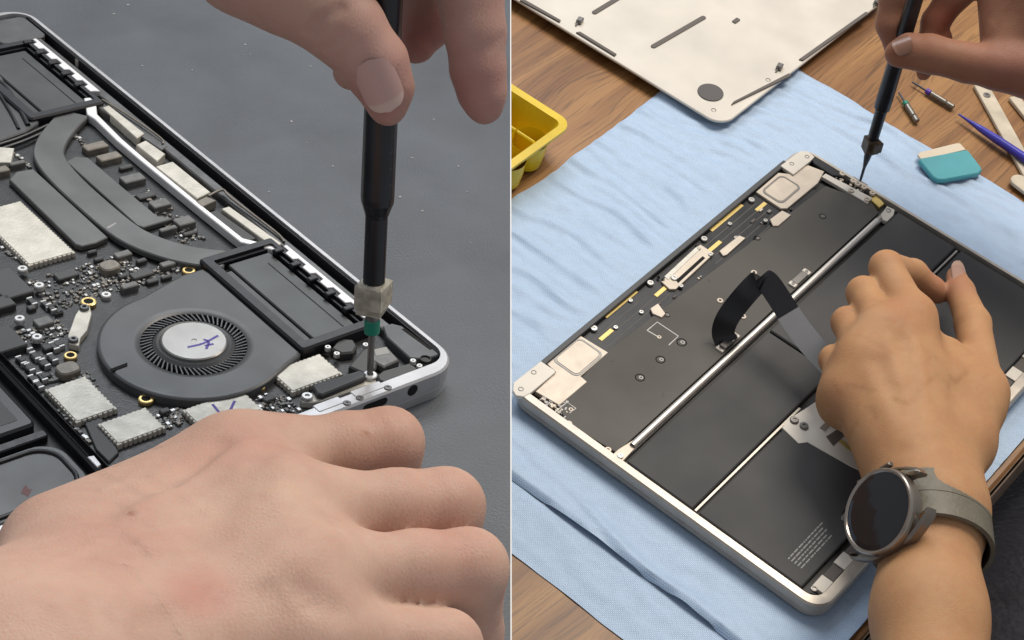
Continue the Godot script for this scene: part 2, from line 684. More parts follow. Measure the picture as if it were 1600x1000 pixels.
func make_materials() -> void:
	var wood := mat(Color.WHITE, 0.42)
	wood.albedo_texture = wood_image()
	wood.uv1_scale = Vector3(0.11, 0.22, 1)
	wood.uv1_offset = Vector3(0.37, 0.64, 0)
	M.wood = wood
	M.wood_edge = worn(mat(Color(0.30, 0.21, 0.15), 0.6), 0.02, 0.75, 3)
	M.desk = worn(mat(Color(0.086, 0.096, 0.112), 0.52, 0.0, 0.5), 0.006, 0.85, 31, 4.0)
	M.desk.normal_enabled = true
	M.desk.normal_texture = nmap(noise(0.16, 2, 9), 0.35, 512)
	M.desk.uv1_scale = Vector3.ONE * 9.0
	M.trim = mat(Color(0.8, 0.8, 0.8), 0.5)
	M.lint = mat(Color(0.34, 0.34, 0.34), 0.9)
	var cloth := mat(Color(0.50, 0.66, 0.88), 0.5, 0.0, 0.55)
	cloth.albedo_texture = weave_image()
	cloth.heightmap_enabled = true
	cloth.heightmap_texture = cloth.albedo_texture
	cloth.heightmap_scale = 0.03
	cloth.uv1_scale = Vector3(1.6, 1.6, 1)
	cloth.rim_enabled = true
	cloth.rim = 0.3
	M.cloth = cloth
	M.alu = worn(mat(Color(0.54, 0.54, 0.555), 0.42, 0.45), 0.02, 0.9, 5, 10.0)
	M.alu_warm = worn(mat(Color(0.52, 0.475, 0.42), 0.42, 0.45), 0.02, 0.9, 6, 10.0)
	M.cover = worn(mat(Color(0.70, 0.65, 0.575), 0.52, 0.12), 0.012, 0.92, 8, 5.0)
	M.can = worn(mat(Color(0.66, 0.635, 0.56), 0.5, 0.25), 0.02, 0.88, 12, 20.0, 0.25)
	M.can_warm = worn(mat(Color(0.60, 0.52, 0.43), 0.5, 0.3), 0.02, 0.92, 13, 14.0)
	M.steel = mat(Color(0.62, 0.6, 0.56), 0.28, 0.85)
	M.chrome = mat(Color(0.72, 0.68, 0.63), 0.38, 0.7)
	M.steel_dark = mat(Color(0.22, 0.21, 0.20), 0.35, 0.7)
	M.solder = mat(Color(0.58, 0.58, 0.57), 0.36, 0.5)
	M.gold = mat(Color(0.70, 0.52, 0.22), 0.35, 0.8)
	M.gold_pad = mat(Color(0.62, 0.47, 0.17), 0.42, 0.5)
	M.board = worn(mat(Color(0.034, 0.035, 0.039), 0.45), 0.03, 0.6, 41, 22.0, 0.4)
	M.black = mat(Color(0.012, 0.012, 0.013), 0.5)
	M.hole = mat(Color(0.004, 0.004, 0.004), 0.9)
	M.rubber = worn(mat(Color(0.013, 0.013, 0.018), 0.46), 0.03, 0.7, 42, 20.0)
	M.fan = worn(mat(Color(0.090, 0.093, 0.097), 0.46, 0.2), 0.01, 0.85, 43, 10.0)
	M.pipe = worn(mat(Color(0.140, 0.143, 0.142), 0.48, 0.3), 0.012, 0.82, 44, 10.0)
	M.fin = worn(mat(Color(0.080, 0.086, 0.088), 0.46, 0.25), 0.012, 0.85, 45, 10.0)
	M.grey_strip = worn(mat(Color(0.16, 0.16, 0.16), 0.4, 0.5), 0.02, 0.8, 46, 14.0)
	M.chip = mat(Color(0.048, 0.049, 0.050), 0.5)
	M.chip_grey = worn(mat(Color(0.17, 0.17, 0.165), 0.5, 0.2), 0.03, 0.8, 47, 30.0)
	M.chip_tan = worn(mat(Color(0.25, 0.225, 0.19), 0.5, 0.2), 0.03, 0.8, 48, 30.0)
	M.cell = worn(mat(Color(0.030, 0.031, 0.036), 0.33), 0.008, 0.8, 49, 8.0)
	M.cell_warm = worn(mat(Color(0.078, 0.077, 0.078), 0.68, 0.0, 0.3), 0.006, 0.92, 50, 6.0)
	M.plate = worn(mat(Color(0.098, 0.091, 0.082), 0.62, 0.1, 0.35), 0.006, 0.9, 51, 6.0)
	M.flex = worn(mat(Color(0.011, 0.011, 0.014), 0.38), 0.01, 0.8, 52, 8.0)
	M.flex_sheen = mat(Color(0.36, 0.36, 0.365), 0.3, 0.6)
	M.foam = mat(Color(0.13, 0.115, 0.105), 0.85)
	M.ink = mat(Color(0.075, 0.045, 0.36), 0.5)
	M.print = mat(Color(0.30, 0.30, 0.29), 0.6)
	M.white_line = mat(Color(0.62, 0.6, 0.56), 0.5)
	M.red = mat(Color(0.13, 0.055, 0.06), 0.6)
	M.yellow = worn(mat(Color(0.82, 0.575, 0.012), 0.32), 0.012, 0.86, 53, 6.0)
	M.handle = worn(mat(Color(0.012, 0.014, 0.020), 0.36), 0.02, 0.7, 54, 14.0)
	M.green = mat(Color(0.008, 0.22, 0.14), 0.4)
	M.violet = mat(Color(0.10, 0.04, 0.35), 0.4)
	M.magnet = worn(mat(Color(0.72, 0.67, 0.55), 0.45, 0.15), 0.02, 0.55, 55, 40.0, 0.8)
	M.bright = mat(Color(0.78, 0.78, 0.79), 0.42, 0.3)
	M.bit = mat(Color(0.07, 0.08, 0.10), 0.35, 0.7)
	M.pen = worn(mat(Color(0.06, 0.055, 0.46), 0.3), 0.01, 0.85, 56, 8.0)
	M.stick = worn(mat(Color(0.66, 0.58, 0.45), 0.5), 0.02, 0.85, 57, 10.0)
	M.teal = worn(mat(Color(0.075, 0.37, 0.42), 0.5), 0.01, 0.9, 58, 8.0)
	M.blade = mat(Color(0.62, 0.54, 0.42), 0.45, 0.1)
	M.watch = worn(mat(Color(0.24, 0.205, 0.17), 0.34, 0.75), 0.02, 0.88, 59, 14.0)
	M.watch_rim = mat(Color(0.34, 0.30, 0.26), 0.25, 0.85)
	M.glass = mat(Color(0.012, 0.012, 0.015), 0.06)
	M.strap = worn(mat(Color(0.155, 0.138, 0.100), 0.62), 0.02, 0.9, 60, 12.0, 0.6)
	M.navy = worn(mat(Color(0.006, 0.006, 0.016), 0.9), 0.02, 0.6, 61, 6.0, 2.0)
	for s in ["skin", "skin_shade"]:
		var m := mat(Color.WHITE, 0.62, 0.0, 0.34)
		m.vertex_color_use_as_albedo = true
		m.subsurf_scatter_enabled = true
		m.subsurf_scatter_strength = 0.16
		m.normal_enabled = true
		var cellular := noise(0.045, 3, 71, FastNoiseLite.TYPE_CELLULAR)
		cellular.cellular_return_type = FastNoiseLite.RETURN_DISTANCE2_SUB
		m.normal_texture = nmap(cellular, 2.6, 512)
		m.roughness_texture = ntex(noise(0.02, 3, 72), 256, 0.75, 1.0)
		tri_scale(m, 34.0)
		M[s] = m
	M.nail = mat(Color.WHITE, 0.34, 0.0, 0.45)
	M.nail.vertex_color_use_as_albedo = true
	M.nail_shade = mat(Color.WHITE, 0.3, 0.0, 0.6)
	M.nail_shade.vertex_color_use_as_albedo = true


# ---------------------------------------------------------------- small builders
func screw(at: Vector3, r: float, m: Material, parent: Node3D, called := "screw", hole := 0.45, hi := 0.9) -> void:
	var mb := MB.new()
	lathe(mb, PackedVector2Array([Vector2(r, -0.6), Vector2(r, hi * 0.7), Vector2(r * 0.86, hi), Vector2(r * hole, hi), Vector2(r * hole * 0.9, hi - 0.55), Vector2(0.001, hi - 0.6)]), at, Vector3.UP, 18)
	obj(called, mb, m, parent)


func slab(called: String, p: PackedVector2Array, y0: float, y1: float, m: Material, parent: Node3D, bev := 0.25) -> MeshInstance3D:
	var mb := MB.new()
	prism(mb, p, y0, y1, bev)
	return obj(called, mb, m, parent)


func driver(t: Node3D, d: Vector3, stations: Array, mats: Array) -> void:
	# stations: [name, material, profile along the axis]
	for s in stations:
		var mb := MB.new()
		var prof := PackedVector2Array()
		for q in s[2]:
			prof.append(Vector2(q[0], q[1]))
		lathe(mb, prof, Vector3.ZERO, d, s[3])
		obj(s[0], mb, s[1], t)


# ---------------------------------------------------------------- left bench: laptop with its boards laid bare
func laptop_with_fan() -> void:
	var t := thing("laptop", L, Vector3.ZERO, "opened silver laptop showing its fan, black logic board and heat pipe, on the dark tabletop", "laptop", "opened laptops under repair")
	var out := rr(0, 0, 212, 304, 12, 8)
	var lid := MB.new()
	prism(lid, inset(out, 0.6), 0.0, 3.9, 0.6)
	obj("display_lid", lid, M.alu, t)
	var gap := MB.new()
	prism(gap, inset(out, 1.6), 3.9, 4.4)
	obj("gap_seal", gap, M.hole, t)
	var rim := MB.new()
	var inn := rr(2.1, 5.2, 207, 301, 7.5, 8)
	ring(rim, out, inn, 4.4, 11.0, 0.7)
	prism(rim, inset(out, 1.0), 4.4, 5.4)
	var case := obj("bottom_case", rim, M.alu, t)
	for q in [[Vector2(21.6, -1.8), 2.1, 2.1], [Vector2(37.1, -2.7), 5.0, 1.5]]:
		var pm := MB.new()
		var c: Vector2 = q[0]
		var cap := PackedVector2Array()
		for k in 24:
			var an := TAU * k / 24
			cap.append(Vector2(c.x + cos(an) * q[2] + (q[1] - q[2]) * signf(cos(an)), sin(an) * q[2]))
		for k in 24:
			var e0 := cap[k]
			var e1 := cap[(k + 1) % 24]
			pm.tri(Vector3(c.x, 7.7, -0.12), Vector3(e0.x, 7.7 + e0.y, -0.12), Vector3(e1.x, 7.7 + e1.y, -0.12), Vector3.FORWARD)
			pm.quad(Vector3(e0.x, 7.7 + e0.y, -0.12), Vector3(e1.x, 7.7 + e1.y, -0.12), Vector3(e1.x, 7.7 + e1.y, 0.6), Vector3(e0.x, 7.7 + e0.y, 0.6), Vector3(0, e0.y, 0) + Vector3(e0.x - c.x, 0, 0))
		obj("port", pm, M.hole, case)
	slab("hinge_seal", rr(2.2, 8, 3.0, 298, 0.2), 5.4, 10.1, M.rubber, t, 0.1)
	slab("corner_panel", rr(3.4, 277.5, 24, 299, 3.0), 5.4, 9.9, M.grey_fin, t, 0.4)
	for b in [rr(26, 280, 34, 296, 0.6), rr(36, 279, 44, 297, 0.6)]:
		slab("flex_plate", b, 5.4, 9.8, M.can, t, 0.3)
	# hinge side: gutter, grey strip, toothed strips, long silver bar
	slab("hinge_gutter", rr(1.8, 14, 6.2, 292, 0.5), 5.4, 6.2, M.black, t, 0.1)
	slab("hinge_cover", rr(6.2, 16, 10.4, 288, 0.8), 5.4, 9.3, M.grey_strip, t, 0.5)
	slab("hinge_cap", PackedVector2Array([Vector2(1.9, 270.6), Vector2(-0.6, 270.8), Vector2(0.4, 252.7), Vector2(3.2, 252.1)]), 5.4, 9.7, M.can, t, 0.2)
	for z0 in [36.0, 221.0]:
		var mb := MB.new()
		var p := PackedVector2Array()
		for k in 5:
			var z: float = z0 + 1.0 + k * 10.6
			p.append(Vector2(12.2, z)); p.append(Vector2(14.2, z + 0.8)); p.append(Vector2(14.2, z + 5.4)); p.append(Vector2(12.2, z + 6.2))
		p.append(Vector2(12.2, z0 + 53)); p.append(Vector2(10.6, z0 + 53)); p.append(Vector2(10.6, z0))
		prism(mb, p, 9.4, 11.75, 0.2)
		obj("toothed_strip", mb, M.bright, t)
		for k in 5:
			var st := MB.new()
			box(st, Vector3(15.2, 11.2, z0 + 9.3 + k * 10.6), Vector3(3.6, 1.6, 2.2), Basis(), 0.3)
			obj("vent_rib", st, M.rubber, t)
	slab("silver_bar", PackedVector2Array([Vector2(18.1, 220.9), Vector2(15.6, 220.3), Vector2(15.2, 216.5), Vector2(20.1, 206.9), Vector2(21.7, 185.5), Vector2(21.9, 167.1), Vector2(21.4, 125.6), Vector2(20.7, 102), Vector2(11.2, 88.9), Vector2(13.6, 87.8), Vector2(23, 100.2), Vector2(23.6, 124.7), Vector2(24.2, 166.6), Vector2(24.2, 185.6), Vector2(23.1, 203.6), Vector2(23.7, 208.6)]), 7.0, 10.4, M.bright, t, 0.3)
	slab("bracket_wall", PackedVector2Array([Vector2(16.3, 214.4), Vector2(11.8, 218.9), Vector2(10, 214.4), Vector2(8.3, 173.5), Vector2(12.1, 172), Vector2(16, 210)]), 6.0, 9.6, M.grey_strip, t, 0.3)
	for q in [[PackedVector2Array([Vector2(15.3, 211.1), Vector2(12, 211.9), Vector2(11.4, 185.6), Vector2(16.1, 183.4)]), 10.1], [PackedVector2Array([Vector2(19, 179.1), Vector2(13.9, 180.5), Vector2(12.8, 168.1), Vector2(18.6, 164.3)]), 10.1], [PackedVector2Array([Vector2(21.2, 161.2), Vector2(13.4, 161.6), Vector2(13.1, 135.5), Vector2(20.1, 133.8)]), 10.1], [PackedVector2Array([Vector2(16.1, 123.4), Vector2(12.6, 123.6), Vector2(10.1, 92.9), Vector2(14.1, 91.1)]), 10.1]]:
		slab("flex_plate", q[0], 6.4, q[1], M.can, t, 0.25)
	slab("dark_flex", PackedVector2Array([Vector2(22.6, 123.6), Vector2(17.8, 124.2), Vector2(15.9, 100.8), Vector2(20.6, 100.4)]), 6.0, 9.6, M.chip, t, 0.2)
	slab("flex_plate", PackedVector2Array([Vector2(22.1, 131.5), Vector2(16.7, 132.9), Vector2(14.9, 128.8), Vector2(22, 127.3)]), 7.0, 10.5, M.chip_tan, t, 0.2)
	var cop := MB.new()
	tube(cop, smooth3(PackedVector3Array([Vector3(15.6, 10.4, 133), Vector3(9.2, 11, 133.3), Vector3(9.2, 10.6, 127.2), Vector3(7.8, 10.2, 100.4), Vector3(8.5, 9.8, 93.5)])), 0.5, 6)
	obj("copper_wire", cop, M.chip_tan, t)
	cop = MB.new()
	tube(cop, smooth3(PackedVector3Array([Vector3(12.2, 10.2, 216.7), Vector3(10.1, 10.6, 200.4), Vector3(8.2, 10.4, 179.4), Vector3(9.4, 9.8, 175.5)])), 0.45, 6)
	obj("copper_wire", cop, M.chip_tan, t)
	# the board
	slab("logic_board", PackedVector2Array([Vector2(11, 6), Vector2(112, 6), Vector2(126, 12), Vector2(126, 292), Vector2(11, 292)]), 5.4, 6.6, M.board, t, 0.1)
	# fan: shell, hub, blades
	var c := Vector2(70.5, 56)
	var shell := MB.new()
	var oc := PackedVector2Array()
	var ic := PackedVector2Array()
	var outline := PackedVector2Array([Vector2(43, 93), Vector2(43, 33), Vector2(50, 30.5)])
	for k in 41:
		var a := deg_to_rad(-108.0 + k * 4.9)
		outline.append(c + Vector2(cos(a), sin(a)) * 31.5)
	outline.append(Vector2(52, 93))
	for k in 120:
		var a := TAU * k / 120
		var far := c + Vector2(cos(a), sin(a)) * 90
		var hit := far
		for e in outline.size():
			var x = Geometry2D.segment_intersects_segment(c, far, outline[e], outline[(e + 1) % outline.size()])
			if x != null and c.distance_to(x) < c.distance_to(hit):
				hit = x
		oc.append(hit)
		ic.append(c + Vector2(cos(a), sin(a)) * 17.6)
	for k in 120:
		var j := (k + 1) % 120
		var a0 := oc[k]; var a1 := oc[j]
		var b0 := c + (a0 - c) * 0.955; var b1 := c + (a1 - c) * 0.955
		var d0 := ic[k]; var d1 := ic[j]
		var r0 := (a0 - c).normalized(); var r1 := (a1 - c).normalized()
		var n0 := Vector3(r0.x, 0.15, r0.y); var n1 := Vector3(r1.x, 0.15, r1.y)
		shell.squad(Vector3(a0.x, 6.4, a0.y), Vector3(a1.x, 6.4, a1.y), Vector3(a1.x, 9.2, a1.y), Vector3(a0.x, 9.2, a0.y), n0, n1, n1, n0)
		shell.squad(Vector3(a0.x, 9.2, a0.y), Vector3(a1.x, 9.2, a1.y), Vector3(b1.x, 10.0, b1.y), Vector3(b0.x, 10.0, b0.y), (n0 + Vector3.UP).normalized(), (n1 + Vector3.UP).normalized(), Vector3.UP, Vector3.UP)
		var e0 := c + r0 * 20.2; var e1 := c + r1 * 20.2
		shell.squad(Vector3(b0.x, 10.0, b0.y), Vector3(b1.x, 10.0, b1.y), Vector3(e1.x, 10.0, e1.y), Vector3(e0.x, 10.0, e0.y), Vector3.UP, Vector3.UP, Vector3.UP, Vector3.UP)
		var in0 := (Vector3.UP - Vector3(r0.x, 0, r0.y) * 0.5).normalized(); var in1 := (Vector3.UP - Vector3(r1.x, 0, r1.y) * 0.5).normalized()
		shell.squad(Vector3(e0.x, 10.0, e0.y), Vector3(e1.x, 10.0, e1.y), Vector3(d1.x, 9.1, d1.y), Vector3(d0.x, 9.1, d0.y), Vector3.UP, Vector3.UP, in1, in0)
		shell.squad(Vector3(d0.x, 9.1, d0.y), Vector3(d1.x, 9.1, d1.y), Vector3(d1.x, 7.0, d1.y), Vector3(d0.x, 7.0, d0.y), -n0, -n1, -n1, -n0)
	var fan := Node3D.new()
	fan.name = "fan"
	t.add_child(fan, true)
	obj("fan_shell", shell, M.fan, fan)
	slab("fan_well", disc(c, 17.5, 40), 6.6, 6.8, M.hole, fan, 0.0)
	var bl := MB.new()
	for k in 59:
		var a := TAU * k / 59
		var d := Vector3(cos(a), 0, sin(a))
		var yaw := Basis(Vector3.UP, -a + 0.5)
		box(bl, Vector3(c.x, 8.2, c.y) + d * 15.6, Vector3(4.4, 2.0, 0.45), yaw)
	tag(obj("fan_blades", bl, M.fan, fan), "", "", "", "stuff")
	var hub := MB.new()
	lathe(hub, PackedVector2Array([Vector2(14.2, 7.2), Vector2(13.6, 8.9), Vector2(12.4, 9.8), Vector2(11.4, 9.5), Vector2(10.9, 9.9)]), Vector3(c.x, 0, c.y), Vector3.UP, 64)
	obj("hub_ring", hub, M.fan, fan)
	var cap := MB.new()
	lathe(cap, PackedVector2Array([Vector2(10.9, 9.4), Vector2(10.9, 10.3), Vector2(10.4, 10.6), Vector2(0.9, 10.62), Vector2(0.7, 10.4), Vector2(0.001, 10.4)]), Vector3(c.x, 0, c.y), Vector3.UP, 64)
	obj("hub_cap", cap, M.hubcap, fan)
	ink(fan, [[Vector2(74.5, 53.7), Vector2(68.8, 53), Vector2(62.2, 54.4)], [Vector2(69.8, 49.8), Vector2(66.9, 52.8), Vector2(67.6, 54.9)], [Vector2(69.2, 51.6), Vector2(66.1, 51.1)]], 10.62, 0.9)
	slab("fan_notch", PackedVector2Array([Vector2(101.9, 56.1), Vector2(102.3, 54.7), Vector2(96.3, 54.9), Vector2(95.4, 56.4)]), 9.9, 10.25, M.hole, fan, 0.0)
	# rubber frames round the two outlets, fin covers inside
	for f in [[12.0, 33.0, 43.0, 97.0], [13.0, 213.0, 46.0, 276.0]]:
		var fr_ := MB.new()
		ring(fr_, rr(f[0], f[1], f[2], f[3], 1.5, 3), rr(f[0] + 2.4, f[1] + 3.8, f[2] - 3.8, f[3] - 3.8, 0.8, 3), 6.0, 11.3, 0.7)
		obj("rubber_frame", fr_, M.rubber, t)
		var lip := MB.new()
		ring(lip, rr(f[0] + 2.4, f[1] + 3.6, f[2] - 3.6, f[3] - 3.6, 0.8, 3), rr(f[0] + 3.6, f[1] + 5.0, f[2] - 5.0, f[3] - 5.0, 0.6, 3), 6.0, 10.0, 0.3)
		obj("frame_lip", lip, M.rubber, t)
		slab("fin_cover", rr(f[0] + 4.8, f[1] + 5.6, f[2] - 8.6, f[3] - 6.0, 0.8), 6.4, 9.4, M.fin, t, 0.4)
		slab("fin_cover_step", rr(f[2] - 8.2, f[1] + 6.4, f[2] - 5.6, f[3] - 9.0, 0.4), 6.4, 8.8, M.fin, t, 0.3)
		slab("fin_ridge", rr(f[0] + 9.0, f[1] + 6.5, f[0] + 9.5, f[3] - 12.0, 0.2), 9.3, 9.62, M.rubber, t, 0.1)
	# second fan's edge past the far frame
	slab("far_fan_shell", PackedVector2Array([Vector2(49.9, 262.7), Vector2(37.5, 253.1), Vector2(45.9, 214.9), Vector2(41.9, 214.1), Vector2(43.4, 211.3), Vector2(50.9, 207.5), Vector2(79.9, 202.5)]), 6.4, 9.8, M.fan, t, 0.5)
	for q in [[0.0, 9.9], [4.5, 9.7]]:
		var w := MB.new()
		var dy: float = q[0]
		tube(w, smooth3(PackedVector3Array([Vector3(48.3, 10.2, 254.8), Vector3(40.9, 10.2, 247.6), Vector3(43.7, 10.2, 228.3), Vector3(48, 10, 210.9)])), 1.0 - dy * 0.08, 8)
		for e in w.v.size():
			w.v[e] += Vector3(dy, 0, -0.2 * dy)
		obj("cable", w, M.rubber, t)
	for q in [[Vector3(68.9, 8.6, 203.8), Vector3(54.7, 8.6, 205.6), Vector3(39.9, 8.4, 210.2)], [Vector3(70.6, 8.4, 200.6), Vector3(55.1, 8.4, 202.8), Vector3(40.2, 8.2, 207.2)]]:
		var w := MB.new()
		tube(w, smooth3(PackedVector3Array(q)), 0.8, 8)
		obj("cable", w, M.rubber, t)
	# heat pipe with its side plates
	var pipe := MB.new()
	prism(pipe, strip(smooth2(PackedVector2Array([Vector2(26.4, 212.8), Vector2(36, 205.7), Vector2(46.3, 196), Vector2(52.4, 185.7), Vector2(54.9, 168.6), Vector2(55.1, 142.2), Vector2(53.7, 124), Vector2(48.2, 110.3), Vector2(41.4, 101.3), Vector2(33.2, 94.5)]), 8), 11.5), 7.4, 9.6, 0.45)
	obj("heat_pipe", pipe, M.pipe, t)
	slab("cooling_plate", inset(PackedVector2Array([Vector2(72.7, 178.9), Vector2(67.8, 182.8), Vector2(61.5, 181.7), Vector2(61.6, 127.3), Vector2(67, 125.9), Vector2(72.4, 126.3), Vector2(73.7, 128.5)]), -0.1), 7.0, 9.0, M.pipe, t, 0.35)
	slab("cooling_plate", PackedVector2Array([Vector2(48.1, 181.4), Vector2(43, 183.2), Vector2(39.2, 180.2), Vector2(39, 157.9), Vector2(38.5, 131.5), Vector2(34.1, 127.2), Vector2(47.1, 127), Vector2(48.4, 129.2)]), 7.0, 9.0, M.pipe, t, 0.35)
	slab("scratch", PackedVector2Array([Vector2(59.2, 132.3), Vector2(54.5, 133.7), Vector2(54.7, 132.9), Vector2(58.9, 131.1)]), 9.6, 9.63, M.lint, t, 0.0)
	# stamped cans
	for b in [Rect2(76.1, 124.2, 18.1, 39.9), Rect2(109.3, 38.7, 14.5, 20.1), Rect2(101.5, 22.8, 17.1, 12.3), Rect2(70.4, 15.1, 22.2, 13), Rect2(36.9, 18.1, 20.4, 13.4)]:
		var mb := MB.new()
		prism(mb, toothed(b), 6.6, 8.5 if b.size.x < 40.0 else 9.0, 0.2)
		var lidb := MB.new()
		prism(lidb, rrr(b.grow(-0.55), 0.6), 8.4, 8.75 if b.size.x < 40.0 else 9.25, 0.15)
		var sh := obj("shield_can", mb, M.can, t)
		obj("shield_lid", lidb, M.can, sh)
	slab("paper_label", PackedVector2Array([Vector2(76.3, 194.5), Vector2(65.5, 202.2), Vector2(60.5, 198.6), Vector2(66.6, 189.5)]), 6.6, 9.2, M.can, t, 0.1)
	ink(t, [[Vector2(82.9, 25.5), Vector2(83.4, 19.2), Vector2(81.7, 18.6), Vector2(75.9, 23.4)], [Vector2(82.9, 19.3), Vector2(80.2, 20.1), Vector2(79.5, 18.9)]], 8.76, 0.9)
	# chips: left and right corners in the bench, by kind
	for q in [[Rect2(27.5, 184.7, 9.5, 4.8), 0], [Rect2(27.1, 175.4, 9.2, 4.7), 0], [Rect2(27.8, 156.8, 9, 5.2), 1], [Rect2(29.4, 136.2, 7.4, 4.9), 1], [Rect2(28.2, 121.3, 7.1, 5.3), 1], [Rect2(29.9, 146, 7.3, 3.3), 2], [Rect2(26.5, 168.2, 5.6, 2.3), 2],
		[Rect2(30.4, 116.5, 5.8, 2.1), 2], [Rect2(81.2, 112, 8.1, 4.4), 2], [Rect2(59.4, 113.5, 6.2, 3.4), 1], [Rect2(36.2, 121.1, 7, 2.2), 1], [Rect2(67.7, 95.3, 6.1, 2.9), 1], [Rect2(58.6, 100.1, 8.3, 4.1), 2], [Rect2(49.3, 101, 5.5, 3), 1], [Rect2(54.1, 95.7, 4.1, 1.8), 2],
		[Rect2(68.6, 121.9, 3.7, 1.5), 2], [Rect2(68.9, 116.8, 3.5, 1.9), 2], [Rect2(56.4, 108.5, 3.9, 2.1), 2], [Rect2(67.1, 103.5, 3.4, 1.9), 2], [Rect2(59.5, 95.6, 4.4, 2.4), 2], [Rect2(103.1, 89.6, 5.9, 4.6), 1], [Rect2(97, 94.5, 3.3, 1), 2], [Rect2(97, 98.9, 4, 1.4), 2], [Rect2(103.6, 100.8, 2.9, 2.5), 2],
		[Rect2(109.9, 78, 3.2, 2.6), 2], [Rect2(105.9, 77.7, 3.2, 2.6), 2], [Rect2(120.6, 75.5, 2.4, 2.2), 2], [Rect2(115.5, 75.4, 3, 2.5), 2], [Rect2(115.1, 70.7, 3, 2.5), 2], [Rect2(120.2, 70.8, 2.9, 2.5), 2], [Rect2(121.8, 64.5, 2.9, 2.5), 2], [Rect2(118.1, 64.4, 2.9, 2.5), 2], [Rect2(111.5, 71.8, 2.8, 2.4), 2],
		[Rect2(61.2, 187.8, 6.3, 2.1), 1], [Rect2(69.2, 184.7, 4.5, 3.9), 0], [Rect2(95.2, 29.9, 3.4, 2.4), 2], [Rect2(63, 18.7, 4.1, 2.8), 2], [Rect2(65.2, 9.7, 4.9, 2.9), 2]]:
		var b: Rect2 = q[0]
		slab("chip", rrr(b, 0.5, 2), 6.6, 8.0 + 0.5 * fmod(b.position.x * 0.37 + b.position.y * 0.11, 1.0) + (0.9 if q[1] < 2 else 0.0), [M.chip_tan, M.chip_grey, M.chip][q[1]], t, 0.35)
	for q in [[Vector2(70.4, 110.7), 3.6, 0], [Vector2(112.3, 64.5), 3.8, 0]]:
		slab("inductor", rr(q[0].x - q[1], q[0].y - q[1] * 0.85, q[0].x + q[1], q[0].y + q[1] * 0.85, 2.4, 5), 6.6, 9.4, M.chip_tan, t, 0.5)
	# capacitors with bright ends, lower left
	for p in [Vector2(122.1, 77), Vector2(117.1, 77), Vector2(116.3, 72.1), Vector2(121.6, 72.3), Vector2(120.7, 65.8), Vector2(123.7, 66), Vector2(112.9, 73.4), Vector2(109.4, 78.8), Vector2(107.3, 79.3), Vector2(100, 101.3), Vector2(99.4, 98.8), Vector2(103.1, 105.2), Vector2(116.8, 83), Vector2(123.6, 62.8)]:
		var cp := MB.new()
		box(cp, Vector3(p.x, 7.4, p.y), Vector3(2.0, 1.6, 3.2), Basis(), 0.2)
		var cap_ := obj("capacitor", cp, M.chip, t)
		for e in [-1.0, 1.0]:
			var en := MB.new()
			box(en, Vector3(p.x, 7.42, p.y + e * 1.9), Vector3(2.1, 1.7, 0.8), Basis(), 0.15)
			obj("solder_end", en, M.solder, cap_)
	# black connectors at the left edge
	for b in [Rect2(100.3, 108.7, 10.9, 17.2), Rect2(116.8, 82.2, 9.9, 13.1), Rect2(109, 104.7, 7.2, 6.6)]:
		slab("connector", rrr(b, 0.5), 6.6, 9.2, M.chip, t, 0.4)
	# standoffs and screws
	for q in [[Vector3(87, 7.4, 96), 2.7], [Vector3(107.4, 7.4, 71.6), 2.2], [Vector3(98.7, 7.4, 39.4), 2.5], [Vector3(64, 7.4, 27.5), 2.4], [Vector3(47.1, 7.4, 96.4), 2.4]]:
		screw(q[0], q[1], M.gold, t, "brass_standoff", 0.62, 0.7)
		var well := MB.new()
		lathe(well, PackedVector2Array([Vector2(q[1] * 0.57, 0.0), Vector2(q[1] * 0.57, 0.5), Vector2(0.001, 0.5)]), q[0], Vector3.UP, 16)
		obj("standoff_hole", well, M.hole, t)
	for p in [Vector3(97.5, 8.6, 122.3), Vector3(97.6, 8.6, 110.5), Vector3(112.5, 8.6, 96), Vector3(112.7, 8.6, 83.9), Vector3(79.8, 7, 96.7)]:
		screw(p, 1.8, M.solder, t, "screw", 0.4, 1.2)
	slab("clip_plate", PackedVector2Array([Vector2(92.8, 92.3), Vector2(88.5, 92.6), Vector2(90.2, 88.3), Vector2(96.3, 80.5), Vector2(100.3, 77.7), Vector2(103.1, 73.9), Vector2(105.1, 76.6), Vector2(103.1, 81), Vector2(95.2, 90.2)]), 6.6, 8.7, M.can, t, 0.2)
	screw(Vector3(91, 8.9, 91.7), 1.6, M.grey_strip, t)
	screw(Vector3(103.2, 8.9, 77.2), 1.6, M.grey_strip, t)
	# loose sprinkling of tiny components
	var rng := RandomNumberGenerator.new()
	rng.seed = 7
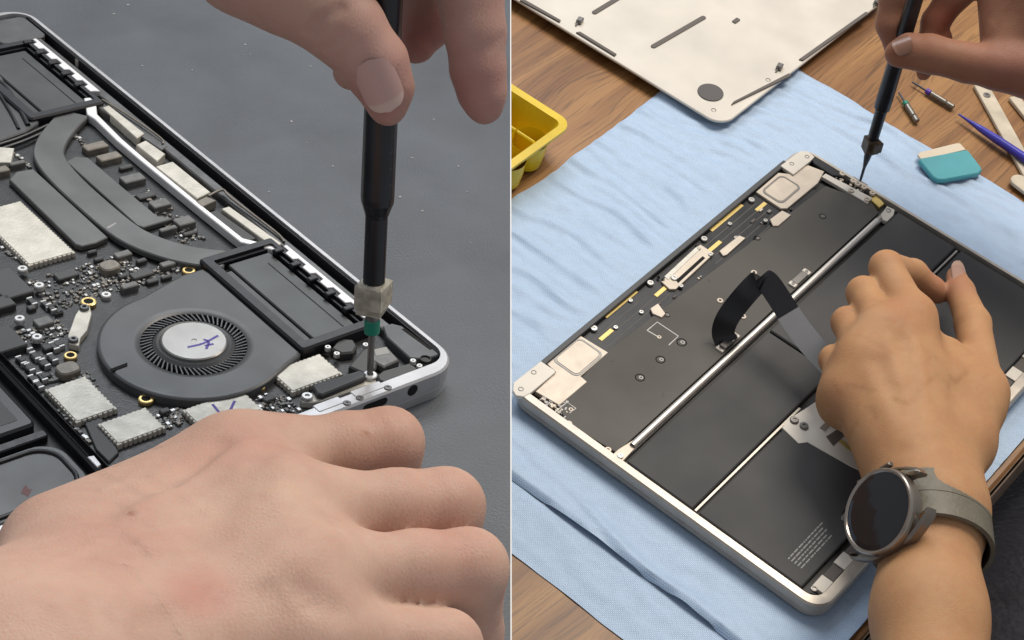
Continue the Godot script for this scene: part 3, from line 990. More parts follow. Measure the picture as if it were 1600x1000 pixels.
	for kind in 3:
		var sm := MB.new()
		for reg in [[Rect2(60.9, 97.2, 37.8, 20.8), 330], [Rect2(100.6, 83.9, 16, 9.1), 154], [Rect2(44.9, 97.8, 29.4, 6.7), 110], [Rect2(29.4, 113.7, 8.1, 40.2), 101], [Rect2(91.3, 24.1, 12.8, 7.5), 132], [Rect2(58.9, 10.8, 15.9, 9.3), 132], [Rect2(91, 132.3, 4.7, 9.7), 52], [Rect2(32.9, 192.8, 1.5, 12.2), 35], [Rect2(59.4, 186.7, 1.3, 22.8), 52], [Rect2(63.9, 21.6, 4.2, 10.4), 44], [Rect2(105.9, 54, 8.7, 9), 30], [Rect2(29.8, 113, 9.5, 26.3), 88], [Rect2(114.5, 63, 6.9, 4), 48], [Rect2(123.9, 30.3, 0.4, 18.9), 48]]:
			var rc: Rect2 = reg[0]
			for k in reg[1]:
				var p := rc.position + Vector2(rng.randf(), rng.randf()) * rc.size
				var big := rng.randf()
				if [0, 1, 1, 2, 1, 2][rng.randi() % 6] != kind or p.distance_to(c) < 33.0:
					continue
				big *= big
				var s := Vector3(0.4 + big * 0.9, 0.4 + big * 0.5, 0.7 + big * 0.9) if rng.randf() < 0.5 else Vector3(0.7 + big * 0.9, 0.4 + big * 0.5, 0.4 + big * 0.8)
				box(sm, Vector3(p.x, 6.6 + s.y * 0.5, p.y), s, Basis(), 0.08)
		tag(obj("small_components", sm, [M.solder, M.chip_grey, M.chip_tan][kind], t), "", "", "", "stuff")
	# battery side, lower left
	slab("floor_plate", rr(127, 5.4, 206.6, 300.6, 7), 5.0, 5.6, M.black, t, 0.0)
	slab("midframe_rail", rr(126.5, 6, 131, 290, 0.5), 5.4, 10.2, M.rubber, t, 0.8)
	slab("silver_latch", PackedVector2Array([Vector2(130.3, 20.7), Vector2(128.2, 20.2), Vector2(128.5, 15.5), Vector2(130.2, 14.7)]), 9.0, 10.4, M.alu, t, 0.2)
	slab("battery_cell", rr(134.5, 44, 203, 118, 2), 5.6, 9.2, M.cell, t, 0.8)
	slab("battery_cell", rr(134.5, 120, 203, 200, 2), 5.6, 9.2, M.cell, t, 0.8)
	slab("cell_label", rr(138.5, 48, 196, 62, 0.5), 9.2, 9.3, M.chip, t, 0.0)
	slab("battery_seam", rr(133.5, 38, 203, 41.5, 1), 5.6, 8.2, M.rubber, t, 0.4)
	slab("speaker_cover", rr(133, 8, 203, 35.5, 9, 6), 5.6, 8.6, M.fan, t, 0.8)
	var piping := MB.new()
	var pr := rr(136, 10.5, 200, 33, 8, 6)
	var p3 := PackedVector3Array()
	for p in pr:
		p3.append(Vector3(p.x, 8.7, p.y))
	p3.append(p3[0])
	tube(piping, p3, 0.8, 6)
	obj("speaker_gasket", piping, M.rubber, t)
	slab("red_mark", PackedVector2Array([Vector2(152.1, 19.3), Vector2(150.6, 20.1), Vector2(151, 18.2), Vector2(150.2, 17.4), Vector2(151.5, 16.2), Vector2(152.9, 15), Vector2(153.1, 16.5), Vector2(153.8, 17.2)]), 8.6, 8.66, M.red, t, 0.0)
	slab("flex_cable", PackedVector2Array([Vector2(120.2, 41.5), Vector2(115.3, 41.6), Vector2(115.4, 36.8), Vector2(119.4, 20.7), Vector2(124.3, 18.2), Vector2(124.5, 25.5)]), 6.6, 7.6, M.chip, t, 0.3)
	# near corner: side module, latches, foam bar on its bracket
	slab("foam_bar", PackedVector2Array([Vector2(51.5, 15.3), Vector2(49.4, 16.1), Vector2(32.8, 14.7), Vector2(32, 12.2), Vector2(33.9, 10.4), Vector2(51.4, 9.7), Vector2(52.5, 11.1)]), 8.8, 10.9, M.chip, t, 0.5)
	slab("bracket", PackedVector2Array([Vector2(56.4, 14.6), Vector2(53.1, 15), Vector2(50.4, 12.3), Vector2(33.9, 11.6), Vector2(29.1, 13), Vector2(28.6, 10.2), Vector2(31.5, 7.7), Vector2(34.5, 8.7), Vector2(52.4, 9.5), Vector2(55.3, 10.4), Vector2(57.6, 12.1)]), 6.6, 8.8, M.can, t, 0.3)
	screw(Vector3(55.2, 9.2, 12.8), 1.9, M.solder, t)
	screw(Vector3(30.5, 9.2, 11.8), 2.4, M.solder, t)
	slab("camera_module", PackedVector2Array([Vector2(32.5, 30.9), Vector2(26.7, 34.5), Vector2(22.9, 31.5), Vector2(24, 27.8), Vector2(27.4, 25.4), Vector2(31.2, 26.8)]), 6.0, 9.5, M.chip, t, 0.6)
	slab("socket_block", PackedVector2Array([Vector2(33.2, 20), Vector2(21.1, 26.6), Vector2(20, 20.8), Vector2(25.9, 14.5), Vector2(30.8, 13.6)]), 6.0, 9.2, M.chip, t, 0.5)
	slab("socket_block", PackedVector2Array([Vector2(21.7, 24), Vector2(15.2, 22.9), Vector2(16.4, 14.2), Vector2(23.4, 13.6), Vector2(24.7, 19)]), 6.0, 9.4, M.chip_grey, t, 0.5)
	slab("socket_label", PackedVector2Array([Vector2(20.4, 23.2), Vector2(15.7, 22.2), Vector2(17.1, 18.7), Vector2(21.9, 19.8)]), 9.4, 9.5, M.print, t, 0.0)
	slab("side_module", PackedVector2Array([Vector2(29, 10.5), Vector2(25.4, 11.7), Vector2(14.8, 10.7), Vector2(14.2, 6.9), Vector2(16.3, 4), Vector2(23, 2.9), Vector2(28.7, 4.6), Vector2(30, 7.8)]), 6.0, 10.0, M.chip, t, 0.7)
	slab("speaker_plate", PackedVector2Array([Vector2(9.5, 32.7), Vector2(5.8, 32.4), Vector2(3.6, 29.4), Vector2(2.1, 9.3), Vector2(8.9, 9.8), Vector2(13, 13), Vector2(12.3, 26.8)]), 6.0, 9.8, M.grey_fin, t, 0.4)
	slab("speaker_slot", PackedVector2Array([Vector2(5.1, 27.6), Vector2(3.8, 27.7), Vector2(2.9, 13.2), Vector2(4.1, 13.1)]), 9.8, 9.9, M.hole, t, 0.0)
	screw(Vector3(9, 10, 9.4), 2.0, M.black, t, "screw_hole", 0.8, 0.4)
	for p in [Vector3(13.9, 10, 10.1), Vector3(13.8, 10, 6.7), Vector3(32.9, 9, 27.3), Vector3(21.5, 9.2, 26.4), Vector3(33.5, 9.2, 31.6)]:
		screw(p, 1.1, M.solder, t, "screw", 0.35, 0.9)
	for p in [Vector3(30.9, 11, 1.8), Vector3(42.2, 11, 2), Vector3(47.4, 11, 1.9)]:
		screw(p, 1.3, M.grey_strip, t, "screw", 0.4, 0.35)
	for b in [Rect2(31.2, 2.1, 12, 0.6), Rect2(47.8, 2.1, 10.2, 0.5)]:
		slab("rim_block", rr(b.position.x, 2.4, b.end.x, 6.4, 0.6), 9.0, 11.25, M.alu, t, 0.3)


func ink(parent: Node3D, strokes: Array, y: float, w: float) -> void:
	for s in strokes:
		var mb := MB.new()
		prism(mb, strip(smooth2(PackedVector2Array(s), 4), w), y, y + 0.05)
		obj("ink_mark", mb, M.ink, parent)


func screwdriver_left() -> void:
	var t := thing("screwdriver", L, Vector3(29.9, 8, 12.5), "black screwdriver with silver magnet block, upright beside the laptop's fan", "screwdriver", "precision screwdrivers in use")
	var d := Vector3(-0.021, 0.9905, 0.117).normalized()
	driver(t, d, [
		["bit", M.steel_dark, [[0.001, 0.6], [0.9, 0.6], [1.1, 3.0], [1.15, 16.0], [2.3, 17.0], [2.3, 23.5]], 18],
		["green_collar", M.green, [[1.2, 16.8], [2.5, 17.0], [2.6, 17.4], [2.6, 21.4], [2.4, 22.0], [1.2, 22.0]], 22],
		["shaft", M.handle, [[2.0, 24.0], [3.6, 33.0], [3.6, 59.0], [3.9, 60.5]], 24],
	], [])
	var grip := MB.new()
	lathe(grip, PackedVector2Array([Vector2(3.5, 59.0), Vector2(3.8, 59.6), Vector2(5.2, 63.8), Vector2(5.35, 66.0), Vector2(5.2, 120.0), Vector2(5.2, 175.0), Vector2(4.6, 178.0), Vector2(0.001, 178.4)]), Vector3.ZERO, d, 8)
	obj("grip", grip, M.handle, t)
	for k in 5:
		var pit := MB.new()
		lathe(pit, PackedVector2Array([Vector2(0.55, -0.2), Vector2(0.55, 0.12), Vector2(0.001, 0.16)]), d * (72.0 + k * 5.5) + Vector3(1.3, 0, -5.0).rotated(Vector3.UP, 0.35), Vector3(0.4, 0, -1), 10)
		obj("grip_dot", pit, M.chip, t)
	var nut := MB.new()
	var yaw := Basis(Quaternion(Vector3.UP, d)) * Basis(Vector3.UP, 0.5)
	box(nut, d * 31.5, Vector3(9.4, 8.5, 9.4), yaw, 0.7)
	box(nut, d * 26.6 + yaw * Vector3(-0.8, 0, 0.6), Vector3(8.6, 4.4, 8.2), yaw * Basis(Vector3.UP, 0.08), 0.5)
	obj("magnet_block", nut, M.magnet, t)
	var rng := RandomNumberGenerator.new()
	rng.seed = 5
	var burr := MB.new()
	for k in 46:
		var q := Vector3(rng.randf_range(-4.6, 4.6), rng.randf_range(-2, 5.0), rng.randf_range(-4.6, 4.6))
		var ax := rng.randi() % 3
		q[ax] = [4.7, 5.2, 4.7][ax] * (1.0 if rng.randf() < 0.5 else -1.0)
		box(burr, d * 30.5 + yaw * q, Vector3(0.16, rng.randf_range(0.4, 1.1), 0.16), yaw * Basis.from_euler(Vector3(rng.randf() * 2.0, rng.randf() * 3.0, rng.randf() * 2.0)))
	tag(obj("metal_filings", burr, M.steel, t), "", "", "", "stuff")


# ---------------------------------------------------------------- right bench
func laptop_with_batteries() -> void:
	var t := thing("laptop", R, Vector3.ZERO, "opened silver laptop showing dark battery cells and grey shield, on the blue cloth", "laptop", "opened laptops under repair")
	var out := rr(0, 0, 304, 215, 13, 8)
	var body := MB.new()
	ring(body, out, rr(5.5, 2.2, 301, 208.5, 8, 8), 4.2, 10.0, 1.0)
	prism(body, inset(out, 0.8), 4.2, 5.0)
	obj("bottom_case", body, M.alu_warm, t)
	var gap := MB.new()
	prism(gap, inset(out, 1.4), 3.6, 4.2)
	obj("gap_seal", gap, M.hole, t)
	var lid := MB.new()
	prism(lid, inset(out, 0.4), 0.0, 3.6, 0.8)
	obj("display_lid", lid, M.alu_warm, t)
	slab("floor_plate", rr(6, 3, 300.5, 208, 6), 5.0, 5.6, M.black, t, 0.0)
	# hinge strip with flexes and gold pads
	slab("hinge_flex", rr(28, 3.5, 276, 33, 1), 5.6, 7.2, M.flex, t, 0.2)
	slab("hinge_spine", rr(22, -0.6, 282, 3.0, 0.6), 6.0, 10.2, M.chip, t, 0.4)
	for b in [Rect2(193.8, 3.4, 34.7, 0.6), Rect2(86, 2.6, 31, 0.5), Rect2(230.8, 12.5, 10.6, 1.8), Rect2(69.3, 11.4, 11.8, 1.4), Rect2(178.2, 13.6, 12.4, 0.1), Rect2(122.2, 12.5, 11.6, 2.1)]:
		var cc: Vector2 = b.get_center()
		slab("gold_pad", rr(cc.x - b.size.x * 0.5, cc.y - 1.4, cc.x + b.size.x * 0.5, cc.y + 1.4, 0.2), 7.2, 7.5, M.gold_pad, t, 0.1)
	var rg0 := RandomNumberGenerator.new()
	rg0.seed = 21
	for k in 18:
		var x := rg0.randf_range(64.0, 240.0)
		var z := rg0.randf_range(8.0, 30.0)
		slab("flex_component", rr(x, z, x + rg0.randf_range(1.2, 4.2), z + rg0.randf_range(1.0, 2.6), 0.2), 7.0, rg0.randf_range(7.6, 8.3), [M.steel_dark, M.foam, M.can_warm][k % 3], t, 0.15)
	for k in 5:
		slab("flex_trace", rr(66, 9.0 + k * 4.6, 112 + 9.0 * (k % 3), 9.5 + k * 4.6, 0.1), 7.1, 7.26, M.foam, t, 0.0)
		slab("flex_trace", rr(178 - 6.0 * (k % 2), 9.0 + k * 4.6, 236, 9.5 + k * 4.6, 0.1), 7.1, 7.26, M.foam, t, 0.0)
	for p in [Vector3(107.6, 7.6, 5.4), Vector3(104.8, 7.6, 15.8), Vector3(207.5, 7.6, 8.7), Vector3(200.1, 7.6, 18.9), Vector3(204.4, 7.6, 1.8), Vector3(83.6, 7.6, 12.7), Vector3(226.2, 8.6, 23.4), Vector3(139.2, 8.8, 20.1), Vector3(174.7, 8.8, 16.8)]:
		screw(p, 1.5, M.steel, t, "screw", 0.45, 0.7)
	# centre connector
	slab("connector_frame", PackedVector2Array([Vector2(133.4, 9.2), Vector2(177.5, 6.9), Vector2(177.6, 17.7), Vector2(134.8, 19.4), Vector2(131.9, 16.7)]), 7.0, 8.8, M.can_warm, t, 0.25)
	slab("connector_slot", PackedVector2Array([Vector2(140.6, 15), Vector2(170, 14.2), Vector2(169.8, 16.3), Vector2(140, 17.4)]), 8.8, 8.95, M.hole, t, 0.0)
	slab("connector_lip", PackedVector2Array([Vector2(138, 8.1), Vector2(175, 6.6), Vector2(174.6, 9.4), Vector2(137.5, 11.4)]), 8.8, 9.1, M.can, t, 0.1)
	for p in [Vector3(134.9, 9, 6), Vector3(135.2, 9, 9.2), Vector3(173.9, 9, 6.4), Vector3(173.3, 9, 8.9)]:
		screw(p, 1.0, M.hole, t, "screw_hole", 0.7, 0.2)
	for p in [Vector3(127.7, 8, 5.2), Vector3(183.6, 8, 5.6), Vector3(73, 8, 4.4), Vector3(235.7, 8, 5.9), Vector3(141.4, 8.6, 13.1)]:
		screw(p, 2.2, M.steel, t, "screw", 0.4, 1.0)
	slab("small_plate", PackedVector2Array([Vector2(182, 18.6), Vector2(202.7, 19.4), Vector2(203.8, 23.5), Vector2(182.9, 23.9), Vector2(180.1, 22.9)]), 7.0, 8.6, M.can_warm, t, 0.2)
	slab("small_plate", PackedVector2Array([Vector2(228.5, 25.1), Vector2(241.3, 25.9), Vector2(242.2, 32.3), Vector2(227.6, 32.2), Vector2(225.1, 29.9)]), 8.6, 9.6, M.can_warm, t, 0.2)
	slab("small_plate", PackedVector2Array([Vector2(109.8, 18.5), Vector2(116.6, 19.2), Vector2(113.2, 27.5), Vector2(109, 27.8), Vector2(107.5, 22.1)]), 8.0, 9.5, M.can_warm, t, 0.2)
	# speakers and corner plates
	slab("speaker_box", inset(PackedVector2Array([Vector2(31.2, -0.7), Vector2(62.3, 1.6), Vector2(63.9, 22.5), Vector2(37.8, 22.6), Vector2(37.1, 27.9), Vector2(11.6, 27.7), Vector2(9.6, 11.3), Vector2(29.4, 10.4)]), 0.1), 6.0, 9.0, M.can_warm, t, 0.3)
	slab("speaker_box", PackedVector2Array([Vector2(243.6, 3.8), Vector2(270, 3.5), Vector2(275.4, 10.1), Vector2(291.2, 12.9), Vector2(294.3, 24.1), Vector2(281.6, 27.4), Vector2(245.9, 26.9), Vector2(242.8, 24)]), 6.0, 9.0, M.can_warm, t, 0.3)
	for q in [[Vector2(47.9, 12.2), 13.0, 9.6], [Vector2(258, 14.1), 12.0, 8.4]]:
		var o: Vector2 = q[0]
		var rg := MB.new()
		ring(rg, rr(o.x - q[1], o.y - q[2], o.x + q[1], o.y + q[2], 4.0), rr(o.x - q[1] + 1.1, o.y - q[2] + 1.1, o.x + q[1] - 1.1, o.y + q[2] - 1.1, 3.4), 8.8, 9.25, 0.1)
		obj("speaker_ring", rg, M.steel_dark, t)
		slab("speaker_membrane", rr(o.x - q[1] + 1.3, o.y - q[2] + 1.3, o.x + q[1] - 1.3, o.y + q[2] - 1.3, 3.2), 8.8, 9.3, M.can_warm, t, 0.3)
	slab("corner_plate", PackedVector2Array([Vector2(4.7, -1), Vector2(28.9, -0.5), Vector2(29.2, 9.3), Vector2(28.3, 11), Vector2(6.3, 11), Vector2(0.9, 9.8), Vector2(-1.5, 6.1), Vector2(0.1, 2.4)]), 8.0, 10.3, M.cover, t, 0.3)
	slab("corner_plate", PackedVector2Array([Vector2(275.2, 1.1), Vector2(297.4, 2.1), Vector2(301.4, 5.7), Vector2(300.1, 12.2), Vector2(294.1, 12.6), Vector2(274.6, 12.2)]), 8.0, 10.3, M.cover, t, 0.3)
	for p in [Vector3(19.2, 10.2, 2.2), Vector3(4.2, 10.2, 5.1), Vector3(282.6, 10.2, 5.4), Vector3(296.2, 10.2, 8.6)]:
		screw(p, 1.6, M.steel_dark, t, "screw_hole", 0.75, 0.35)
	# big shield plate with holes and printed outlines
	slab("shield_plate", inset(PackedVector2Array([Vector2(12.7, 25.9), Vector2(35.9, 23.2), Vector2(63.5, 20.5), Vector2(283.6, 32.2), Vector2(293.1, 62.2), Vector2(288.6, 71), Vector2(8.3, 71.9), Vector2(4.9, 37.9)]), 0.1), 6.0, 8.6, M.plate, t, 0.3)
	for q in [[Vector3(102.2, 8.6, 47.9), 3.2], [Vector3(82, 8.6, 47.2), 3.0], [Vector3(62.1, 8.6, 47.2), 3.0], [Vector3(209.1, 8.6, 28.7), 2.2], [Vector3(257.4, 8.6, 46.9), 2.4], [Vector3(113.6, 8.6, 28.3), 2.0]]:
		screw(q[0], q[1], M.hole, t, "screw_hole", 0.8, 0.14)
		screw(q[0] + Vector3(0.5, -0.1, 0.4), q[1] * 0.5, M.steel_dark, t, "screw", 0.4, 0.3)
	for q in [[Vector3(61, 8.6, 27.7), 1.0], [Vector3(61.4, 8.6, 64.6), 1.2], [Vector3(156.2, 8.6, 29.2), 1.0], [Vector3(248.3, 8.6, 28.9), 1.0], [Vector3(48.7, 8.6, 83.2), 0.7]]:
		screw(q[0], q[1], M.chip, t, "screw", 0.5, 0.15)
	for p in [Vector3(147, 8.6, 44.1), Vector3(146.5, 8.6, 61.7), Vector3(182.3, 8.6, 44.9), Vector3(173.8, 8.6, 68.1), Vector3(5.4, 8.6, 39.7), Vector3(6.5, 8.6, 67)]:
		screw(p, 2.0, M.can_warm, t, "screw", 0.45, 0.5)
	for line in [PackedVector2Array([Vector2(94.8, 27.6), Vector2(104.7, 27.8), Vector2(104.8, 43.5), Vector2(94.9, 43.8)]), PackedVector2Array([Vector2(94.8, 27.6), Vector2(95.6, 36.1)]), PackedVector2Array([Vector2(2.1, 28.8), Vector2(17, 29), Vector2(17, 35.5), Vector2(11.8, 35)]), PackedVector2Array([Vector2(8.4, 35), Vector2(0.9, 35.4)])]:
		var mb := MB.new()
		prism(mb, strip(line, 0.6), 8.6, 8.65)
		obj("printed_line", mb, M.white_line, t)
	for p in [Vector3(95.7, 8.6, 36), Vector3(5.1, 8.6, 34.9), Vector3(14.3, 8.6, 34)]:
		screw(p, 1.4, M.can_warm, t, "screw", 0.5, 0.3)
	# the bright rail
	var rail := MB.new()
	tube(rail, PackedVector3Array([Vector3(17.8, 9.6, 75.3), Vector3(279.5, 9.6, 74.4)]), 1.9, 12)
	obj("rail", rail, M.chrome, t)
	slab("rail_bed", PackedVector2Array([Vector2(6.5, 72.5), Vector2(295.1, 71.9), Vector2(294.5, 76.2), Vector2(6.8, 77.7)]), 6.0, 8.4, M.steel_dark, t, 0.2)
	slab("rail_side", PackedVector2Array([Vector2(26.1, 74.5), Vector2(286.7, 73), Vector2(286.6, 74.6), Vector2(25.8, 76.2)]), 7.0, 8.9, M.alu_warm, t, 0.2)
	slab("rail_bracket", PackedVector2Array([Vector2(4, 71.1), Vector2(10.4, 71.1), Vector2(23, 73.2), Vector2(21.6, 77), Vector2(4.8, 78.1)]), 7.0, 9.5, M.can_warm, t, 0.2)
	slab("rail_bracket", PackedVector2Array([Vector2(286, 73.3), Vector2(296.5, 71.7), Vector2(297.2, 77.2), Vector2(292.4, 79.2), Vector2(284, 79.4), Vector2(283.2, 77)]), 7.0, 9.8, M.cover, t, 0.2)
	screw(Vector3(7.1, 9.6, 75), 1.8, M.steel, t)
	screw(Vector3(293.3, 9.8, 74.6), 1.8, M.steel_dark, t, "screw_hole", 0.7, 0.3)
	# ports and brackets along the far short side
	slab("edge_plate", PackedVector2Array([Vector2(288.1, 25.9), Vector2(292.7, 26), Vector2(296.2, 60.5), Vector2(289.2, 61.4)]), 7.0, 9.5, M.cover, t, 0.2)
	slab("antenna_block", PackedVector2Array([Vector2(296.5, 12.2), Vector2(302.3, 12.4), Vector2(303.8, 34), Vector2(298.2, 35.5), Vector2(294.1, 30.1), Vector2(294.6, 15.5)]), 6.0, 9.8, M.flex, t, 0.5)
	for p in [Vector3(300.4, 9.6, 34.1), Vector3(300, 9.6, 43), Vector3(299.6, 9.6, 46.7), Vector3(300.2, 9.6, 51.4), Vector3(299.6, 9.6, 58.3), Vector3(291.1, 9.6, 47.1), Vector3(291.8, 9.6, 59.2)]:
		screw(p, 2.0, M.can_warm, t, "screw", 0.45, 0.8)
	slab("port_block", PackedVector2Array([Vector2(300, 39.6), Vector2(305.3, 40.3), Vector2(305.5, 51.3), Vector2(298.7, 51.6)]), 6.0, 9.0, M.steel_dark, t, 0.3)
	slab("port_block", PackedVector2Array([Vector2(295.6, 57.7), Vector2(303, 58), Vector2(298.7, 68.7), Vector2(293, 68.3)]), 6.0, 8.4, M.gold_pad, t, 0.3)
	var rng := RandomNumberGenerator.new()
	rng.seed = 3
	for kind in 2:
		var sm := MB.new()
		for k in 60:
			var p := Vector2(rng.randf_range(8, 18), rng.randf_range(17, 34)) if k < 40 else Vector2(rng.randf_range(292, 299), rng.randf_range(24, 60))
			box(sm, Vector3(p.x, 7.6, p.y), Vector3(rng.randf_range(0.8, 2.4), rng.randf_range(1.0, 2.6), rng.randf_range(0.8, 2.4)), Basis(Vector3.UP, rng.randf()), 0.15)
		tag(obj("small_components", sm, [M.can_warm, M.steel_dark][kind], t), "", "", "", "stuff")
	# batteries
	for b in [rr(7.5, 79.5, 148, 125.0, 1.2), rr(149.5, 79.5, 298.5, 123.0, 1.2), rr(7.5, 129.0, 113, 197.5, 1.2), rr(196, 127.5, 298.5, 200.0, 1.2)]:
		slab("battery_cell", b, 5.6, 8.8, M.cell_warm, t, 0.7)
	slab("cell_divider", rr(8, 126.0, 112, 127.6, 0.3), 5.6, 8.2, M.alu_warm, t, 0.2)
	slab("cell_divider", rr(185, 124.6, 297, 125.8, 0.3), 5.6, 8.2, M.alu_warm, t, 0.2)
	# white battery board in the middle with its screws
	slab("battery_board", PackedVector2Array([Vector2(91.1, 128), Vector2(99, 127.1), Vector2(114.9, 129.9), Vector2(153, 135.7), Vector2(152, 168.7), Vector2(97.6, 178.2), Vector2(96.1, 172.2), Vector2(92.8, 144.6), Vector2(88.3, 141.4)]), 5.6, 9.2, M.cover, t, 0.2)
	slab("board_notch", PackedVector2Array([Vector2(122.5, 140.1), Vector2(131, 141.8), Vector2(129.7, 147.1), Vector2(120.9, 146.6)]), 9.2, 9.35, M.foam, t, 0.05)
	slab("board_trace", PackedVector2Array([Vector2(106.1, 157), Vector2(105.1, 166.4), Vector2(107.7, 166.5), Vector2(109.3, 157.6)]), 9.2, 9.35, M.gold_pad, t, 0.05)
	for p in [Vector3(100.5, 9.3, 130), Vector3(101, 9.3, 136.4), Vector3(118.2, 9.3, 151.9)]:
		screw(p, 2.6, M.steel_dark, t, "screw", 0.4, 1.2)
	slab("board_clip", PackedVector2Array([Vector2(106.6, 143.4), Vector2(117.5, 143.4), Vector2(117.8, 147.6), Vector2(106.2, 148.1)]), 8.6, 9.6, M.steel, t, 0.3)
	slab("board_clip", PackedVector2Array([Vector2(103.9, 149.6), Vector2(115.5, 151.8), Vector2(113.4, 157.6), Vector2(100.8, 157)]), 8.6, 9.4, M.steel_dark, t, 0.3)
	# printed lines on the cell
	var tx := MB.new()
	for k in 5:
		var a: Vector3 = Vector3(16.6, 8.8, 182.5)
		var x := a.x + 1.0
		var z := a.z + k * 2.1 - 0.5
		while x < a.x + 34.0 - k * 1.5:
			var w := rng.randf_range(1.0, 4.5)
			box(tx, Vector3(x + w * 0.5, 8.83, z), Vector3(w, 0.06, 0.7))
			x += w + rng.randf_range(0.5, 0.9)
	tag(obj("fine_print", tx, M.print, t), "", "", "", "stuff")
	# light and dark pads along the palm rest edge
	for k in 26:
		if k % 2 == 0:
			slab("palm_pad", rr(13.0 + k * 10.6, 200.8, 13.0 + k * 10.6 + 10.0, 208.0, 0.4), 5.6, 8.2, M.cover, t, 0.2)
		else:
			slab("palm_pad", rr(13.0 + k * 10.6, 201.2, 13.0 + k * 10.6 + 10.0, 207.6, 0.4), 5.6, 7.6, M.foam, t, 0.2)
	screw(Vector3(11.1, 9.4, 203), 1.8, M.steel_dark, t, "screw_hole", 0.7, 0.3)
	# connectors the flex plugs into, and a second one along the rail
	for q in [Vector3(122, 8.6, 67.6), Vector3(198.9, 8.6, 68)]:
		var o: Vector3 = q
		slab("flex_socket", rr(o.x - 6.5, o.z - 2.4, o.x + 6.5, o.z + 2.4, 0.5), 8.4, 10.2, M.steel_dark, t, 0.3)
		for s in [-1.0, 1.0]:
			slab("socket_end", rr(o.x + s * 7.6 - 1.8, o.z - 2.6, o.x + s * 7.6 + 1.8, o.z + 2.6, 0.6), 8.4, 10.0, M.cover, t, 0.25)
			screw(Vector3(o.x + s * 7.6, 10.0, o.z), 1.0, M.steel_dark, t, "screw", 0.5, 0.3)


func flex_cable() -> void:
	var o: Vector3 = Vector3(120.4, 10.4, 68.3)
	var t := thing("flex_cable", R, o, "black ribbon cable arching from the laptop into the hand wearing the watch", "cable")
	var pts := PackedVector3Array()
	for q in [Vector3(120.2, 10.6, 68.4), Vector3(120.2, 16, 63.7), Vector3(122.8, 26, 62.6), Vector3(131.3, 38, 64.2), Vector3(141.2, 46, 66.3), Vector3(142.6, 49, 70.9), Vector3(140.2, 46, 81.6), Vector3(136.4, 40, 96.8), Vector3(132, 37, 112.2), Vector3(127.8, 37, 125.7), Vector3(124.6, 38, 134.6)]:
		pts.append(q - o)
	var path := smooth3(pts, 6)
	var side := PackedVector3Array()
	for k in path.size():
		var f := float(k) / (path.size() - 1)
		var a: Vector3 = Vector3(0.55, -0.1, 0.85).lerp(Vector3(0.15, 0.0, 1.0), smoothstep(0.0, 0.25, f)) if f < 0.3 else Vector3(0.15, 0.0, 1.0).lerp(Vector3(0.75, 0.62, -0.1), smoothstep(0.30, 0.56, f))
		var d := (path[mini(k + 1, path.size() - 1)] - path[maxi(k - 1, 0)]).normalized()
		side.append((a - d * a.dot(d)).normalized())
	var cut := int(path.size() * 0.66)
	var mb := MB.new()
	ribbon(mb, path.slice(0, cut + 1), side.slice(0, cut + 1), 13.6, 0.35)
	obj("ribbon", mb, M.flex, t)
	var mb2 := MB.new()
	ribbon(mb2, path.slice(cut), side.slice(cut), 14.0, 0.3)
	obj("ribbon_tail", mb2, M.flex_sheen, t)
	var plug := MB.new()
	box(plug, Vector3(0, 0.6, 0), Vector3(11, 1.6, 4.4), Basis(), 0.3)
	obj("plug", plug, M.steel_dark, t)


func screwdriver_right() -> void:
	var t := thing("screwdriver", R, Vector3(305.4, 8, 45.6), "dark screwdriver with brown magnet block, its bit on the battery laptop's far edge", "screwdriver", "precision screwdrivers in use")
	var d: Vector3 = (Vector3(302.9, 140, 41.2) - Vector3(305.4, 8, 45.6)).normalized()
	driver(t, d, [
		["bit", M.bit, [[0.001, 0.4], [0.7, 0.4], [0.9, 3.0], [1.0, 12.0], [2.2, 20.0], [2.6, 24.0], [2.6, 29.0]], 18],
		["shaft", M.handle, [[2.2, 34.0], [3.6, 38.0], [3.8, 61.0], [4.4, 62.0]], 24],
		["grip", M.handle, [[4.2, 61.5], [5.2, 62.5], [5.4, 70.0], [5.2, 130.0], [5.0, 190.0], [4.2, 193.0], [0.001, 193.5]], 10],
	], [])
	var nut := MB.new()
	var yaw := Basis(Quaternion(Vector3.UP, d)) * Basis(Vector3.UP, 0.9)
	box(nut, d * 32.0, Vector3(8.6, 10.5, 8.6), yaw, 0.9)
	box(nut, d * 32.0 + yaw * Vector3(-2.2, 0.6, 1.5), Vector3(7.6, 8.0, 7.0), yaw * Basis(Vector3.UP, 0.3), 0.6)
	obj("magnet_block", nut, M.magnet_dark, t)


